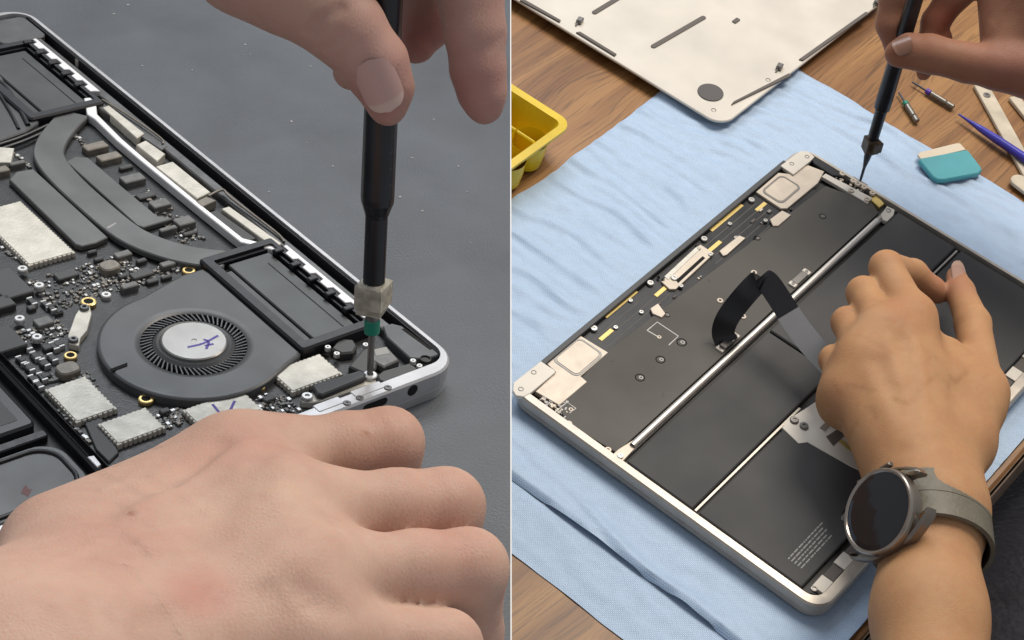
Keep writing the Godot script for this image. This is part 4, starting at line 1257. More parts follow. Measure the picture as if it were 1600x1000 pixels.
func back_cover() -> void:
	var b := thing("laptop_bottom_cover", R, Vector3(284, 0, -51), "cream metal laptop bottom cover lying inside up beyond the blue cloth", "laptop cover")
	var sh := MB.new()
	prism(sh, rr(0, -304, 215, 0, 13, 8), 3.4, 5.0, 0.5, true)
	obj("cover_plate", sh, M.cover, b)
	var o := Vector2(284, -51)
	for q in [PackedVector2Array([Vector2(306.1, -59.5), Vector2(310.2, -60.3), Vector2(364.8, -51.3), Vector2(363.9, -48.5)]), PackedVector2Array([Vector2(383.6, -55.1), Vector2(467.9, -52.3), Vector2(468.8, -49.5), Vector2(384.5, -52.4)]), PackedVector2Array([Vector2(284.3, -229.8), Vector2(287.5, -229), Vector2(289, -196), Vector2(286.6, -195.2)]), PackedVector2Array([Vector2(286.6, -180.1), Vector2(289.3, -178.7), Vector2(289.3, -146.1), Vector2(286.6, -145.7)])]:
		var p := PackedVector2Array()
		for e in q:
			p.append(e - o)
		slab("foam_strip", p, 5.0, 6.2, M.foam, b, 0.2)
	for q in [[Vector2(314.9, -185.8), Vector2(347.7, -184.5)], [Vector2(316.5, -134.1), Vector2(370.4, -129.6)]]:
		var mb := MB.new()
		var a: Vector2 = q[0] - o
		var e: Vector2 = q[1] - o
		var d := (e - a).normalized()
		var s := Vector2(-d.y, d.x) * 1.9
		var p := PackedVector2Array()
		for k in 9:
			p.append(e + s.rotated(-PI * k / 8.0))
		for k in 9:
			p.append(a - s.rotated(-PI * k / 8.0))
		prism(mb, p, 5.0, 5.7, 0.2)
		obj("foam_bar", mb, M.foam, b)
	slab("foam_pad", rrr(Rect2(Vector2(385.7, -111.4) - o - Vector2(3.2, 1.7), Vector2(6.4, 3.4)), 0.8), 5.0, 5.9, M.foam, b, 0.2)
	slab("round_pad", disc(Vector2(306.4, -77.1) - o, 9.0, 40), 5.0, 5.8, M.foam_grey, b, 0.2)
	for p in [Vector3(293.2, 5, -64.9), Vector3(348.5, 5, -57.6)]:
		screw(p - Vector3(284, 0, -51), 1.8, M.steel_dark, b, "screw_hole", 0.75, 0.3)
	for p in [Vector3(298.3, 6, -186.2), Vector3(365.2, 6, -59.5), Vector3(483.9, 6, -52.6)]:
		var mb := MB.new()
		var q: Vector3 = p - Vector3(284, 0, -51)
		box(mb, Vector3(q.x, 6.6, q.z), Vector3(5.4, 3.4, 4.0), Basis(Vector3.UP, 0.3), 0.6)
		box(mb, Vector3(q.x - 3.8, 5.9, q.z + 0.6), Vector3(4.0, 1.4, 1.0), Basis(Vector3.UP, 0.2), 0.2)
		obj("clip", mb, M.steel_dark, b)


func tray() -> void:
	var at := Vector3(130, -4, -165)
	var t := thing("parts_tray", R, at, "yellow plastic parts tray with divided compartments on the wooden table", "tray")
	var hx := 61.0
	var hz := 52.0
	var shell := MB.new()
	var o0 := rr(-hx + 9, -hz + 9, hx - 9, hz - 9, 6)
	var o1 := rr(-hx, -hz, hx, hz, 8)
	var i1 := inset(o1, 3.0)
	var i0 := inset(o0, 2.0)
	var lip := inset(o1, -2.6)
	for k in o0.size():
		var j := (k + 1) % o0.size()
		for f in [[o0, 0.0, o1, 24.0, 1.0], [lip, 24.0, o1, 24.0, -9.0], [lip, 24.0, lip, 26.0, 1.0], [lip, 26.0, i1, 26.0, 9.0], [i1, 26.0, i0, 3.0, -1.0]]:
			var a: PackedVector2Array = f[0]
			var b: PackedVector2Array = f[2]
			var n0: Vector3 = Vector3(a[k].x, 0, a[k].y).normalized() * f[4]
			var nn := Vector3.UP * signf(f[4]) if absf(f[4]) > 5.0 else n0
			shell.quad(Vector3(a[k].x, f[1], a[k].y), Vector3(a[j].x, f[1], a[j].y), Vector3(b[j].x, f[3], b[j].y), Vector3(b[k].x, f[3], b[k].y), nn)
	prism(shell, i0, 2.0, 3.0)
	obj("tray_shell", shell, M.yellow, t)
	for q in [[Vector3(0, 13, 8), Vector3(110, 20, 2.4)], [Vector3(36, 12, 27), Vector3(2.4, 18, 36)], [Vector3(20, 13, -24), Vector3(2.4, 20, 56)], [Vector3(-20, 13, -2), Vector3(2.4, 20, 92)]]:
		var mb := MB.new()
		box(mb, q[0], q[1], Basis(), 0.8)
		obj("divider", mb, M.yellow, t)
	for q in [Vector3(34, 0, 42), Vector3(10, 0, 44), Vector3(-14, 0, 44)]:
		var mb := MB.new()
		lathe(mb, PackedVector2Array([Vector2(10, 3), Vector2(11.5, 12), Vector2(12.2, 22)]), q, Vector3.UP, 24)
		obj("pocket_wall", mb, M.yellow, t)
	var sc := MB.new()
	lathe(sc, PackedVector2Array([Vector2(0.5, 0), Vector2(0.9, 1.0), Vector2(2.0, 1.2), Vector2(2.0, 2.0), Vector2(0.001, 2.4)]), Vector3.ZERO, Vector3.UP, 12)
	var s := obj("loose_screw", sc, M.steel_dark)
	s.transform = R * Transform3D(Basis(Vector3.RIGHT, 1.2), Vector3(171.4, 6, -126.5) * MM)
	tag(s, "tiny dark screw inside the yellow parts tray", "screw")


func along(called: String, a: Vector3, b: Vector3, label: String, category: String, group := "") -> Node3D:
	# a thing lying from a to b; its own x axis runs that way
	var o := Node3D.new()
	o.name = free_name(called, self)
	add_child(o, true)
	var x := (b - a).normalized()
	var z := x.cross(Vector3.UP).normalized()
	o.transform = R * Transform3D(Basis(x, z.cross(x), z), a * MM)
	return tag(o, label, category, group)


func bench_tools() -> void:
	for q in [[Vector3(415.9, -1, 10.6), Vector3(398.4, -1, 36.7), "green", "loose driver bit with green collar beside the screwdriver", M.green], [Vector3(433.3, -1, 11.2), Vector3(431.7, -1, 46.8), "violet", "loose driver bit with purple collar nearest the blue pen's tip", M.violet]]:
		var a: Vector3 = q[0]
		var b: Vector3 = q[1]
		var t := along("driver_bit", a, b, q[3], "driver bit", "loose driver bits on the wood")
		var l := a.distance_to(b)
		var x := Vector3.RIGHT
		for s in [["bit_tip", M.bit, [[0.001, 0.0], [0.6, 0.2], [0.8, l * 0.34], [1.2, l * 0.36]], 10], ["collar", q[4], [[0.8, l * 0.34], [2.1, l * 0.35], [2.1, l * 0.44], [0.8, l * 0.45]], 14], ["hex_shank", M.steel_hex, [[0.8, l * 0.44], [2.2, l * 0.46], [2.2, l * 0.8], [1.7, l * 0.82], [2.2, l * 0.85], [2.2, l - 0.4], [1.8, l], [0.001, l]], 6]]:
			var mb := MB.new()
			var prof := PackedVector2Array()
			for e in s[2]:
				prof.append(Vector2(e[0], e[1]))
			lathe(mb, prof, Vector3.ZERO, x, s[3])
			obj(s[0], mb, s[1], t)
	var a: Vector3 = Vector3(425.5, 1, 53.4)
	var b: Vector3 = Vector3(415.5, 3, 133.6)
	var t := along("spudger", a, b, "blue violet plastic spudger with tapered point on the wood", "spudger")
	var mb := MB.new()
	lathe(mb, PackedVector2Array([Vector2(0.001, 0), Vector2(0.6, 0.5), Vector2(1.0, 8), Vector2(2.4, 20), Vector2(3.0, 34), Vector2(3.2, 60), Vector2(3.2, 90), Vector2(2.8, a.distance_to(b)), Vector2(0.001, a.distance_to(b) + 0.5)]), Vector3.ZERO, Vector3.RIGHT, 10)
	obj("spudger_body", mb, M.pen, t)
	# flat pale sticks
	var sa: Vector3 = Vector3(467.6, -3, 50)
	var sb: Vector3 = Vector3(401.2, -3, 132.2)
	var st := along("flat_stick", sa, sb, "pale flat stick with a screw in it, crossing under the blue spudger", "flat stick", "pale flat sticks")
	var l := sa.distance_to(sb)
	slab("stick_body", rr(-4, -5.6, l, 5.6, 2.0), 0.0, 2.4, M.stick, st, 0.4)
	screw(Vector3(9, 2.4, 0.5), 2.6, M.steel_dark, st, "screw", 0.4, 0.7)
	var ca: Vector3 = Vector3(474, -3, 74.4)
	var cb: Vector3 = Vector3(452.2, -3, 113.7)
	var ct := along("flat_stick", ca, cb, "short pale flat stick at the table's right, its square end showing", "flat stick", "pale flat sticks")
	slab("stick_body", rr(-4, -4.2, 60, 4.2, 1.0), 0.0, 2.6, M.stick, ct, 0.4)
	var ra: Vector3 = Vector3(396.6, -1, 119)
	var rt := along("flat_stick", ra, Vector3(390.9, -1, 150.7), "pale flat stick with rounded end above the cloth's edge", "flat stick", "pale flat sticks")
	slab("stick_body", rr(-6, -6.2, 60, 6.2, 6.0), 0.0, 2.4, M.stick, rt, 0.4)
	# scraper
	var so: Vector3 = Vector3(376, 0, 77.5)
	var s := thing("scraper", R, so, "teal plastic scraper with a cream blade on the blue cloth", "scraper")
	var o2 := Vector2(so.x, so.z)
	var pp := PackedVector2Array()
	for e in PackedVector2Array([Vector2(359.4, 60.4), Vector2(362.1, 60.3), Vector2(393.3, 77.5), Vector2(394.1, 79.1), Vector2(385.8, 94), Vector2(383.3, 96), Vector2(378.7, 96.1), Vector2(355, 82.8), Vector2(351.7, 79.7), Vector2(351.8, 75.6)]):
		pp.append(e - o2)
	slab("scraper_grip", pp, 0.3, 3.6, M.teal, s, 0.8)
	var pb := PackedVector2Array()
	for e in PackedVector2Array([Vector2(364.1, 56.7), Vector2(367.4, 56.3), Vector2(394.9, 69.1), Vector2(397, 71), Vector2(394.2, 77.2), Vector2(361.6, 61.3)]):
		pb.append(e - o2)
	slab("scraper_blade", pb, 1.2, 2.8, M.blade, s, 0.2)


func cloth() -> void:
	var t := thing("blue_cloth", R, Vector3(0, -3.9, 0), "light blue woven cloth with a folded edge under the laptop", "cloth")
	var wav := noise(0.008, 3, 91)
	var small := noise(0.028, 3, 92)
	var edge := noise(0.012, 3, 93)
	for layer in 2:
		var mb := MB.new()
		var x0 := -78.0 if layer == 0 else -39.5
		var x1 := 30.0 if layer == 0 else 385.0
		var z0 := -107.0
		var z1 := 232.0
		var nx := int((x1 - x0) / 2.2)
		var nz := int((z1 - z0) / 3.0)
		var pts := PackedVector3Array()
		for j in nz + 1:
			for i in nx + 1:
				var u := float(i) / nx
				var v := float(j) / nz
				var x := lerpf(x0, x1, u)
				var z := lerpf(z0, z1, v)
				x += edge.get_noise_2d(z, 3.0) * 4.0 * (smoothstep(0.9, 1.0, u) + (0.5 * (1.0 - smoothstep(0.0, 0.1, u))))
				z += edge.get_noise_2d(x, 40.0) * 4.0 * (1.0 - smoothstep(0.0, 0.1, v))
				var free := maxf(maxf(-6.0 - x, x - 310.0), maxf(-6.0 - z, z - 221.0))
				var k := smoothstep(0.0, 26.0, free)
				var wx := x + wav.get_noise_2d(x, z * 0.5) * 30.0
				var h := 0.0
				h += (sin(wx * TAU / 13.5) * 1.05 + sin(wx * TAU / 26.0 + z * 0.012) * 0.75) * k * (0.75 + 0.6 * wav.get_noise_2d(z * 1.3, x))
				h += small.get_noise_2d(x * 2.4, z * 0.6) * 1.3 * k
				var y := (0.5 if layer == 0 else 2.2) + h * (0.35 if layer == 0 else 1.0)
				y = maxf(y, 0.25 if layer == 0 else 1.6)
				if free < 8.0:
					y = minf(y, 3.6)
				if layer == 1:
					var e := clampf((x - x0) / 2.2, 0.0, 1.0)
					y = lerpf(1.2, y + 2.6 * (1.0 - smoothstep(0.0, 20.0, x - x0)), sqrt(1.0 - (1.0 - e) * (1.0 - e)))
					var e2 := clampf(minf(x1 - x, z - z0) / 4.0, 0.0, 1.0)
					y = lerpf(0.3, y, e2)
				pts.append(Vector3(x, y, z))
		var w := nx + 1
		for j in nz + 1:
			for i in nx + 1:
				var dx := pts[j * w + mini(i + 1, nx)] - pts[j * w + maxi(i - 1, 0)]
				var dz := pts[mini(j + 1, nz) * w + i] - pts[maxi(j - 1, 0) * w + i]
				mb.add(pts[j * w + i], dz.cross(dx).normalized())
		for j in nz:
			for i in nx:
				var q := j * w + i
				mb.i.append_array(PackedInt32Array([q, q + 1, q + w + 1, q, q + w + 1, q + w]))
		obj("cloth_fold" if layer == 0 else "cloth_sheet", mb, M.cloth, t)


func benches() -> void:
	# left: dark tabletop cut along its bright edge; right: wooden tabletop
	var a: Vector3 = Vector3(-263.9, 0, 281.9)
	var b: Vector3 = Vector3(83.3, 0, -123.7)
	var d := (b - a).normalized()
	var n := Vector3(-d.z, 0, d.x)
	if n.x < 0.0:
		n = -n
	var p := PackedVector2Array()
	for e in [a, b, b + n * 460.0, a + n * 460.0]:
		p.append(Vector2(e.x, e.z))
	var mb := MB.new()
	prism(mb, p, -22.0, 0.0, 0.0, true)
	var desk := obj("tabletop", mb, M.desk)
	desk.transform = L
	tag(desk, "dark grey tabletop under the laptop with the fan, pale trim on its edge", "", "", "structure")
	var tr := MB.new()
	var q := PackedVector2Array()
	for e in [a - n * 0.5, b - n * 0.5, b, a]:
		q.append(Vector2(e.x, e.z))
	prism(tr, q, -22.0, 0.3, 0.1, true)
	obj("edge_trim", tr, M.trim, desk)
	var lint := MB.new()
	var rng := RandomNumberGenerator.new()
	rng.seed = 12
	for e in [Vector3(-43.4, 0, 302.8), Vector3(-28.2, 0, 253.1), Vector3(-74.2, 0, 243.2), Vector3(-76.9, 0, 242.7), Vector3(-80.2, 0, 251.7), Vector3(-57.5, 0, 182.9), Vector3(-94.4, 0, 221.4), Vector3(-52.7, 0, 165.1), Vector3(-113.7, 0, 157.2), Vector3(-97.4, 0, 120.5), Vector3(-84.4, 0, 134.8), Vector3(-60.4, 0, 112), Vector3(-54, -0, 308.5), Vector3(-61.7, 0, 99.2), Vector3(-63.5, 0, 71.5), Vector3(-167.5, 0, 218.9), Vector3(-87.4, 0, 102.5), Vector3(-45.3, 0, 240.4), Vector3(-16.5, 0, 139.3), Vector3(-50.9, 0, 144.2)]:
		var at: Vector3 = e
		box(lint, Vector3(at.x, 0.12, at.z), Vector3(rng.randf_range(0.5, 1.5), 0.25, rng.randf_range(0.4, 1.2)), Basis(Vector3.UP, rng.randf() * 3.0), 0.1)
	for k in 40:
		var at := a.lerp(b, rng.randf()) + n * rng.randf_range(4.0, 330.0)
		var s := rng.randf_range(0.12, 0.4)
		box(lint, Vector3(at.x, 0.06, at.z), Vector3(s, 0.12, s * 1.3), Basis(Vector3.UP, rng.randf() * 3.0))
	var l := obj("dust", lint, M.lint)
	l.transform = L
	tag(l, "pale specks of dust scattered on the dark tabletop", "dust", "", "stuff")
	var wb := MB.new()
	prism(wb, rr(-500, -900, 1300, 236.5, 2), -30.0, -4.0, 1.5, true)
	var wt := obj("wooden_table", wb, M.wood)
	wt.transform = R
	tag(wt, "warm brown wood grain table under the blue cloth", "", "", "structure")
	var we := MB.new()
	prism(we, rr(-500, 236.6, 1300, 239.5, 0.5), -30.0, -4.3, 0.8, true)
	obj("table_edge", we, M.wood_edge, wt)


# ---------------------------------------------------------------- hands
func hand(frame: Transform3D, called: String, label: String, group: String, palm: Array, fingers: Array, cell: float, carve: Array, tones: Array, base: Color, sd: int, m: Material) -> MeshInstance3D:
	var o := obj(called, flesh(palm, fingers, cell, carve, tones, base, sd), m)
	o.transform = frame
	tag(o, label, "hand", group)
	return o


func hands_left() -> void:
	var skin := Color(0.545, 0.352, 0.272)
	var red := Color(0.50, 0.225, 0.175)
	var pale := Color(0.58, 0.385, 0.285)
	k_palm = 16.0; k_chain = 4.0; k_join = 8.0
	var w: Vector3 = Vector3(216.9, 42, -74.7)
	var w2: Vector3 = Vector3(206.7, 44, -91.9)
	var im: Vector3 = Vector3(116.9, 44, -40.1)
	var mm: Vector3 = Vector3(125.5, 50, -68.7)
	var rm: Vector3 = Vector3(137.1, 51, -91.4)
	var pm: Vector3 = Vector3(143.7, 46, -108.2)
	var ip: Vector3 = Vector3(77.4, 45, -53.9)
	var mp: Vector3 = Vector3(81.7, 46, -85.2)
	var rp: Vector3 = Vector3(90.5, 44, -106)
	var pp: Vector3 = Vector3(109.8, 38, -121)
	var f := (ip - im).normalized()
	f = (f - Vector3.UP * f.dot(Vector3.UP)).normalized()
	var dn := Vector3.DOWN
	var palm := [[w, im, 22.5, 10.6], [w, mm, 24.0, 11.4], [w2, rm, 24.0, 11.4], [w2, pm, 22.0, 10.6], [im - Vector3(0, 12, 0), pm - Vector3(0, 12, 0), 13.0, 12.0], [Vector3(216.9, 42, -74.7), Vector3(257.6, 44, -93), 25.0, 29.0], [w2, Vector3(246.7, 42, -108.6), 26.0, 30.0],
		[Vector3(173.7, 40, -40.7), Vector3(125.6, 32, -28.8), 15.0, 13.0], [im, mm, 9.0, 9.5], [mm, rm, 9.5, 9.5], [rm, pm, 9.5, 9.0]]
	var fingers := []
	for q in [[im, ip, 11.0, 9.6], [mm, mp, 11.2, 10.1], [rm, rp, 11.0, 10.0], [pm, pp, 10.4, 9.2]]:
		var a: Vector3 = q[0]
		var b: Vector3 = q[1]
		var r: float = q[3]
		var e := b + f * 3.0 + dn * 24.0
		fingers.append([[a, q[2]], [a.lerp(b, 0.35), lerpf(q[2], r, 0.3) + 0.1], [a.lerp(b, 0.7), r + 0.35], [b, r], [e, r * 0.9], [e - f * 17.0 + dn * 5.0, r * 0.78]])
	# furrows and tendons on the back of the hand, dents between knuckles, wrinkles over the finger joints
	var carve := [[Vector3(170.3, 999, -58.6), Vector3(150.1, 999, -53.6), 6.0, 1.0], [Vector3(150.1, 999, -53.6), Vector3(128.2, 999, -45.2), 6.0, 1.3], [Vector3(164.4, 999, -60.6), Vector3(126.9, 999, -51), 7.0, -1.0], [Vector3(178.6, 999, -77.2), Vector3(132.9, 999, -77.2), 8.0, -1.1], [Vector3(186.6, 999, -93.7), Vector3(144.1, 999, -97.7), 8.0, -0.9],
		[Vector3(159.8, 999, -81), Vector3(133.4, 999, -69.3), 9.0, 0.8], [Vector3(166.2, 999, -96.7), Vector3(140.2, 999, -87.9), 9.0, 0.9], [Vector3(128.2, 999, -61.3), Vector3(116.5, 999, -58.1), 6.0, 1.1], [Vector3(132.1, 999, -87.5), Vector3(125.8, 999, -90.5), 6.0, 1.0], [Vector3(144.6, 999, -108), Vector3(140.3, 999, -113.6), 6.0, 0.9],
		[Vector3(197.6, 999, -75.5), Vector3(179.2, 999, -69.4), 3.6, -0.55], [Vector3(179.2, 999, -69.4), Vector3(169.6, 999, -72.2), 3.4, -0.5], [Vector3(201, 999, -90.6), Vector3(180.5, 999, -86.3), 3.6, -0.45],
		[Vector3(125.7, 999, -44.8), Vector3(130.4, 999, -50.8), 2.0, 0.35], [Vector3(123.1, 999, -45.7), Vector3(128.3, 999, -52.7), 2.0, 0.35], [Vector3(133.7, 999, -72.1), Vector3(138.3, 999, -77.9), 2.0, 0.35], [Vector3(131.2, 999, -73), Vector3(136.4, 999, -79.6), 2.0, 0.35]]
	for q in [[ip, 3.6], [mp, 4.2], [rp, 4.0]]:
		var ac := f.cross(Vector3.UP).normalized() * float(q[1])
		for e in [-7.0, -3.4, 0.4]:
			var at: Vector3 = q[0] + f * float(e)
			carve.append([Vector3(at.x + ac.x, 999, at.z + ac.z), Vector3(at.x - ac.x, 999, at.z - ac.z), 1.8, 0.42])
	var tones := [[Vector3(166, 999, -96.8), 13.0, red, 0.5], [Vector3(170.4, 999, -97.9), 9.0, red, 0.35], [Vector3(129.6, 62, -47.1), 26.0, red, 0.35], [ip + Vector3(6, 8, 0), 16.0, red, 0.3], [mp + Vector3(6, 8, 0), 16.0, red, 0.25], [rp + Vector3(6, 8, 0), 16.0, red, 0.3], [Vector3(136.2, 64, -78.9), 22.0, pale, 0.5], [Vector3(90.1, 54, -55.6), 22.0, pale, 0.3], [Vector3(179, 66, -69), 40.0, red, 0.2], [Vector3(165.5, 999, -62.4), 1.6, Color(0.25, 0.1, 0.06), 0.8], [Vector3(87.7, 999, -56), 1.6, Color(0.3, 0.14, 0.08), 0.7]]
	var h := hand(L, "hand", "pale hand in a loose fist in front of the laptop with the fan", "hands at work", palm, fingers, 1.4, carve, tones, skin, 101, M.skin)
	# hand on the screwdriver
	k_palm = 10.0; k_chain = 3.5; k_join = 6.0
	var skin2 := Color(0.43, 0.258, 0.212)
	var red2 := Color(0.40, 0.17, 0.16)
	var thumb := [[Vector3(63.5, 146.4, 50), 13.0], [Vector3(55, 139.8, 41.9), 12.4], [Vector3(41.8, 131.1, 26.9), 11.2], [Vector3(36.1, 121.7, 19.1), 9.7], [Vector3(33.9, 114.6, 15.2), 7.9], [Vector3(34.5, 109.5, 12.7), 5.2]]
	var pad := [[Vector3(31.9, 121.1, 27.9), 7.0], [Vector3(36.8, 114.9, 28.8), 5.6]]
	var fore := [[Vector3(0.4, 152.6, 34), 10.0], [Vector3(1.1, 135.9, 18.9), 9.4], [Vector3(2.9, 128, 13.3), 8.9], [Vector3(4.7, 118.4, 7.8), 8.0], [Vector3(4.7, 111, 4.1), 6.8], [Vector3(4.6, 107.4, 2.4), 4.6]]
	var mid := [[Vector3(-3.7, 143, 56.8), 10.0], [Vector3(-3.5, 129.4, 47.6), 9.6], [Vector3(-2.6, 118.8, 41.9), 8.6], [Vector3(3.6, 112.8, 39.1), 6.4]]
	var palm2 := [[Vector3(63.5, 146.4, 50), Vector3(28.6, 173.9, 57.5), 15.0, 20.0], [Vector3(28.6, 173.9, 57.5), Vector3(-9.3, 170.1, 49.3), 22.0, 20.0], [Vector3(-9.3, 170.1, 49.3), Vector3(0.4, 152.6, 34), 14.0, 11.0], [Vector3(-10.5, 163, 68.9), Vector3(-3.7, 143, 56.8), 13.0, 11.0], [Vector3(28.6, 173.9, 57.5), Vector3(36.2, 194.9, 102.4), 26.0, 30.0]]
	var c2 := [[Vector3(56.6, 133.2, 25), Vector3(54.1, 137.4, 23.7), 2.8, 2.4], [Vector3(54.1, 137.4, 23.7), Vector3(48.1, 140.9, 22.4), 2.6, 1.7], [Vector3(53.3, 128.3, 21.7), Vector3(49.9, 134.4, 18.4), 2.6, 1.8], [Vector3(50.4, 126.1, 19), Vector3(46.9, 132.7, 15.4), 2.3, 1.1], [Vector3(-0.3, 130, 5.1), Vector3(5.2, 128.2, 2.1), 2.4, 0.5]]
	var t2 := [[Vector3(41, 118.3, 10.6), 15.0, red2, 0.6], [Vector3(58.1, 140.1, 24.7), 30.0, Color(0.5, 0.33, 0.25), 0.6], [Vector3(5.2, 117, 34.4), 16.0, Color(0.32, 0.12, 0.10), 0.8], [Vector3(12.6, 112.9, 3.8), 18.0, red2, 0.5], [Vector3(38.9, 133.6, 12.6), 20.0, Color(0.55, 0.33, 0.28), 0.5]]
	var g := hand(L, "hand", "hand pinching the upright screwdriver above the dark tabletop, thumbnail towards the viewer", "hands at work", palm2, [thumb, pad, fore, mid], 1.15, c2, t2, skin2, 102, M.skin)
	var nm := MB.new()
	nm.tint = Color(0.50, 0.315, 0.28)
	var toward: Vector3 = (Vector3(113.6, 175.9, -76.8) - Vector3(56, 130.2, -7.5)).normalized()
	nail(nm, Vector3(44.1, 127.6, 12.6), Vector3(39.8, 113.1, 5.1), toward + Vector3(0.16, 0.0, 0.0), 12.2, 9.4)
	tag(obj("thumbnail", nm, M.nail, g), "")
	var nf := MB.new()
	nf.tint = Color(0.50, 0.315, 0.28)
	nail(nf, Vector3(0.6, 118.2, -0.2), Vector3(3.4, 106.7, -3.1), (Vector3(-1.8, 118.3, -0.7) - Vector3(6.4, 116.3, 7.5)).normalized() + toward * 0.35, 9.0, 6.8)
	obj("fingernail", nf, M.nail, g)


func hands_right() -> void:
	k_palm = 15.0; k_chain = 3.5; k_join = 7.0
	var skin := Color(0.45, 0.24, 0.118)
	var red := Color(0.41, 0.19, 0.10)
	var pale := Color(0.52, 0.31, 0.17)
	var w: Vector3 = Vector3(60.2, 56, 229.7)
	var im: Vector3 = Vector3(158.1, 72, 153.8)
	var mm: Vector3 = Vector3(135.7, 72, 149.7)
	var rm: Vector3 = Vector3(115, 67, 149.9)
	var pm: Vector3 = Vector3(96.6, 58, 153.5)
	var cm: Vector3 = Vector3(117.8, 52, 216.3)
	var palm := [[w, im, 22.5, 11.4], [w, mm, 23.5, 11.0], [w, rm, 21.5, 10.6], [w, pm, 20.0, 10.2], [w, Vector3(4.8, 56, 262.8), 24.5, 26.0], [Vector3(4.8, 56, 262.8), Vector3(-62.5, 58, 306), 26.0, 29.0], [w, cm, 22.0, 15.0], [cm, Vector3(159, 52, 206.9), 15.0, 12.5], [cm, im - Vector3(0, 16, 0), 13.0, 11.0], [im, mm, 8.0, 8.0], [mm, rm, 8.0, 8.0], [rm, pm, 8.0, 8.0], [mm - Vector3(0, 14, 0), pm - Vector3(0, 12, 0), 12.0, 11.0], [Vector3(166.2, 52, 179.6), Vector3(157.8, 50, 202.1), 11.0, 12.0], [Vector3(138.4, 56, 190.4), Vector3(145.3, 50, 209.3), 14.0, 14.0]]
	var fore := [[im, 11.2], [Vector3(183.7, 70, 121.8), 9.6], [Vector3(214.2, 48, 128.5), 8.6], [Vector3(223, 38, 141), 7.0], [Vector3(223.7, 36, 144.9), 5.6]]
	var midf := [[mm, 10.6], [Vector3(164.1, 62, 120.8), 9.4], [Vector3(190.8, 36, 125.2), 8.4], [Vector3(195.8, 26, 134.4), 7.2]]
	var rngf := [[rm, 10.0], [Vector3(143.3, 56, 124.9), 8.8], [Vector3(164.5, 30, 129.2), 8.0], [Vector3(168.4, 24, 139.4), 7.0]]
	var pin := [[pm, 9.4], [Vector3(119.1, 50, 133.2), 8.0], [Vector3(131.4, 28, 135.9), 7.4], [Vector3(136, 22, 145.3), 6.4]]
	var thumb := [[Vector3(159, 52, 206.9), 12.0], [Vector3(207.5, 46, 174.9), 10.2], [Vector3(231.3, 40, 154.4), 8.4], [Vector3(243.1, 38, 145.5), 6.2]]
	var carve := [[Vector3(143.5, 78, 130.1), Vector3(148.3, 78, 137.3), 4.0, 0.7], [Vector3(140.3, 999, 162.8), Vector3(79.3, 999, 207.6), 8.0, -0.8], [Vector3(119.1, 999, 158.7), Vector3(70.8, 999, 205.2), 8.0, -0.7], [Vector3(98.3, 999, 159.3), Vector3(67.7, 999, 199.9), 8.0, -0.6], [Vector3(124.1, 999, 163.5), Vector3(96.4, 999, 194.1), 8.0, 0.6], [Vector3(105.6, 999, 162.4), Vector3(84.5, 999, 192.4), 8.0, 0.5], [Vector3(183.8, 999, 117.4), Vector3(188.9, 999, 122.1), 2.0, 0.4], [Vector3(177.2, 999, 120.8), Vector3(182.3, 999, 126.4), 2.0, 0.4], [Vector3(152, 999, 151.4), Vector3(155.7, 999, 157.6), 2.2, 0.35], [Vector3(146.3, 999, 154), Vector3(150.6, 999, 160.7), 2.2, 0.35], [Vector3(129.2, 999, 148.2), Vector3(132.6, 999, 154.1), 2.2, 0.35], [Vector3(202.4, 56, 178.5), Vector3(217.3, 52, 165.3), 2.4, 0.5]]
	for q in [Vector3(106, 58, 138.1), Vector3(175.8, 80, 123.5), Vector3(154.4, 72, 122.5)]:
		carve.append([q - Vector3(3, 0, -5), q + Vector3(3, 0, -5), 2.0, 0.35])
	var tones := [[Vector3(145.1, 84, 153.9), 22.0, red, 0.6], [Vector3(129.6, 80, 140.8), 15.0, pale, 0.6], [Vector3(108.8, 66, 141.4), 14.0, red, 0.4], [Vector3(87.4, 66, 154), 18.0, red, 0.5], [Vector3(230.4, 44, 140), 22.0, Color(0.42, 0.19, 0.12), 0.7], [Vector3(228.3, 44, 152.4), 24.0, Color(0.42, 0.2, 0.12), 0.6], [Vector3(105.9, 80, 193.3), 40.0, pale, 0.2], [Vector3(3.1, 82, 248.7), 40.0, pale, 0.2], [Vector3(-33.7, 82, 255.6), 1.4, Color(0.12, 0.05, 0.03), 0.9], [Vector3(172.2, 80, 125.7), 16.0, pale, 0.4]]
	var h := hand(R, "hand", "tanned hand and forearm wearing the watch, fingertip and thumb pinched above the batteries", "hands at work", palm, [fore, midf, rngf, pin, thumb], 1.7, carve, tones, skin, 103, M.skin_shade)
	var nm := MB.new()
	nm.tint = Color(0.42, 0.25, 0.19)
	nail(nm, Vector3(226.4, 49, 157.1), Vector3(252.3, 43, 141.5), (Vector3(256, 60, 159.8) - Vector3(248, 36, 146)).normalized() + Vector3(-0.3, 0.5, 0), 10.5, 7.2)
	obj("thumbnail", nm, M.nail_shade, h)
	# hand on the other screwdriver
	k_palm = 10.0; k_chain = 3.5; k_join = 6.0
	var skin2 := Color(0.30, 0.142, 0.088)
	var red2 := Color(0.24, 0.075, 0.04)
	var th := [[Vector3(317.6, 138.9, 118.1), 17.0], [Vector3(308.3, 137, 102), 13.0], [Vector3(301.4, 134.5, 85.6), 11.6], [Vector3(292.7, 133, 64.3), 11.4], [Vector3(287.2, 131.4, 53.6), 10.2], [Vector3(283.9, 128.4, 48.9), 8.0]]
	var fo := [[Vector3(334.9, 165.8, 22.4), 10.0], [Vector3(314.4, 143.3, 23.9), 10.0], [Vector3(306, 127.9, 30.3), 8.8], [Vector3(302.4, 118.1, 38.6), 6.8]]
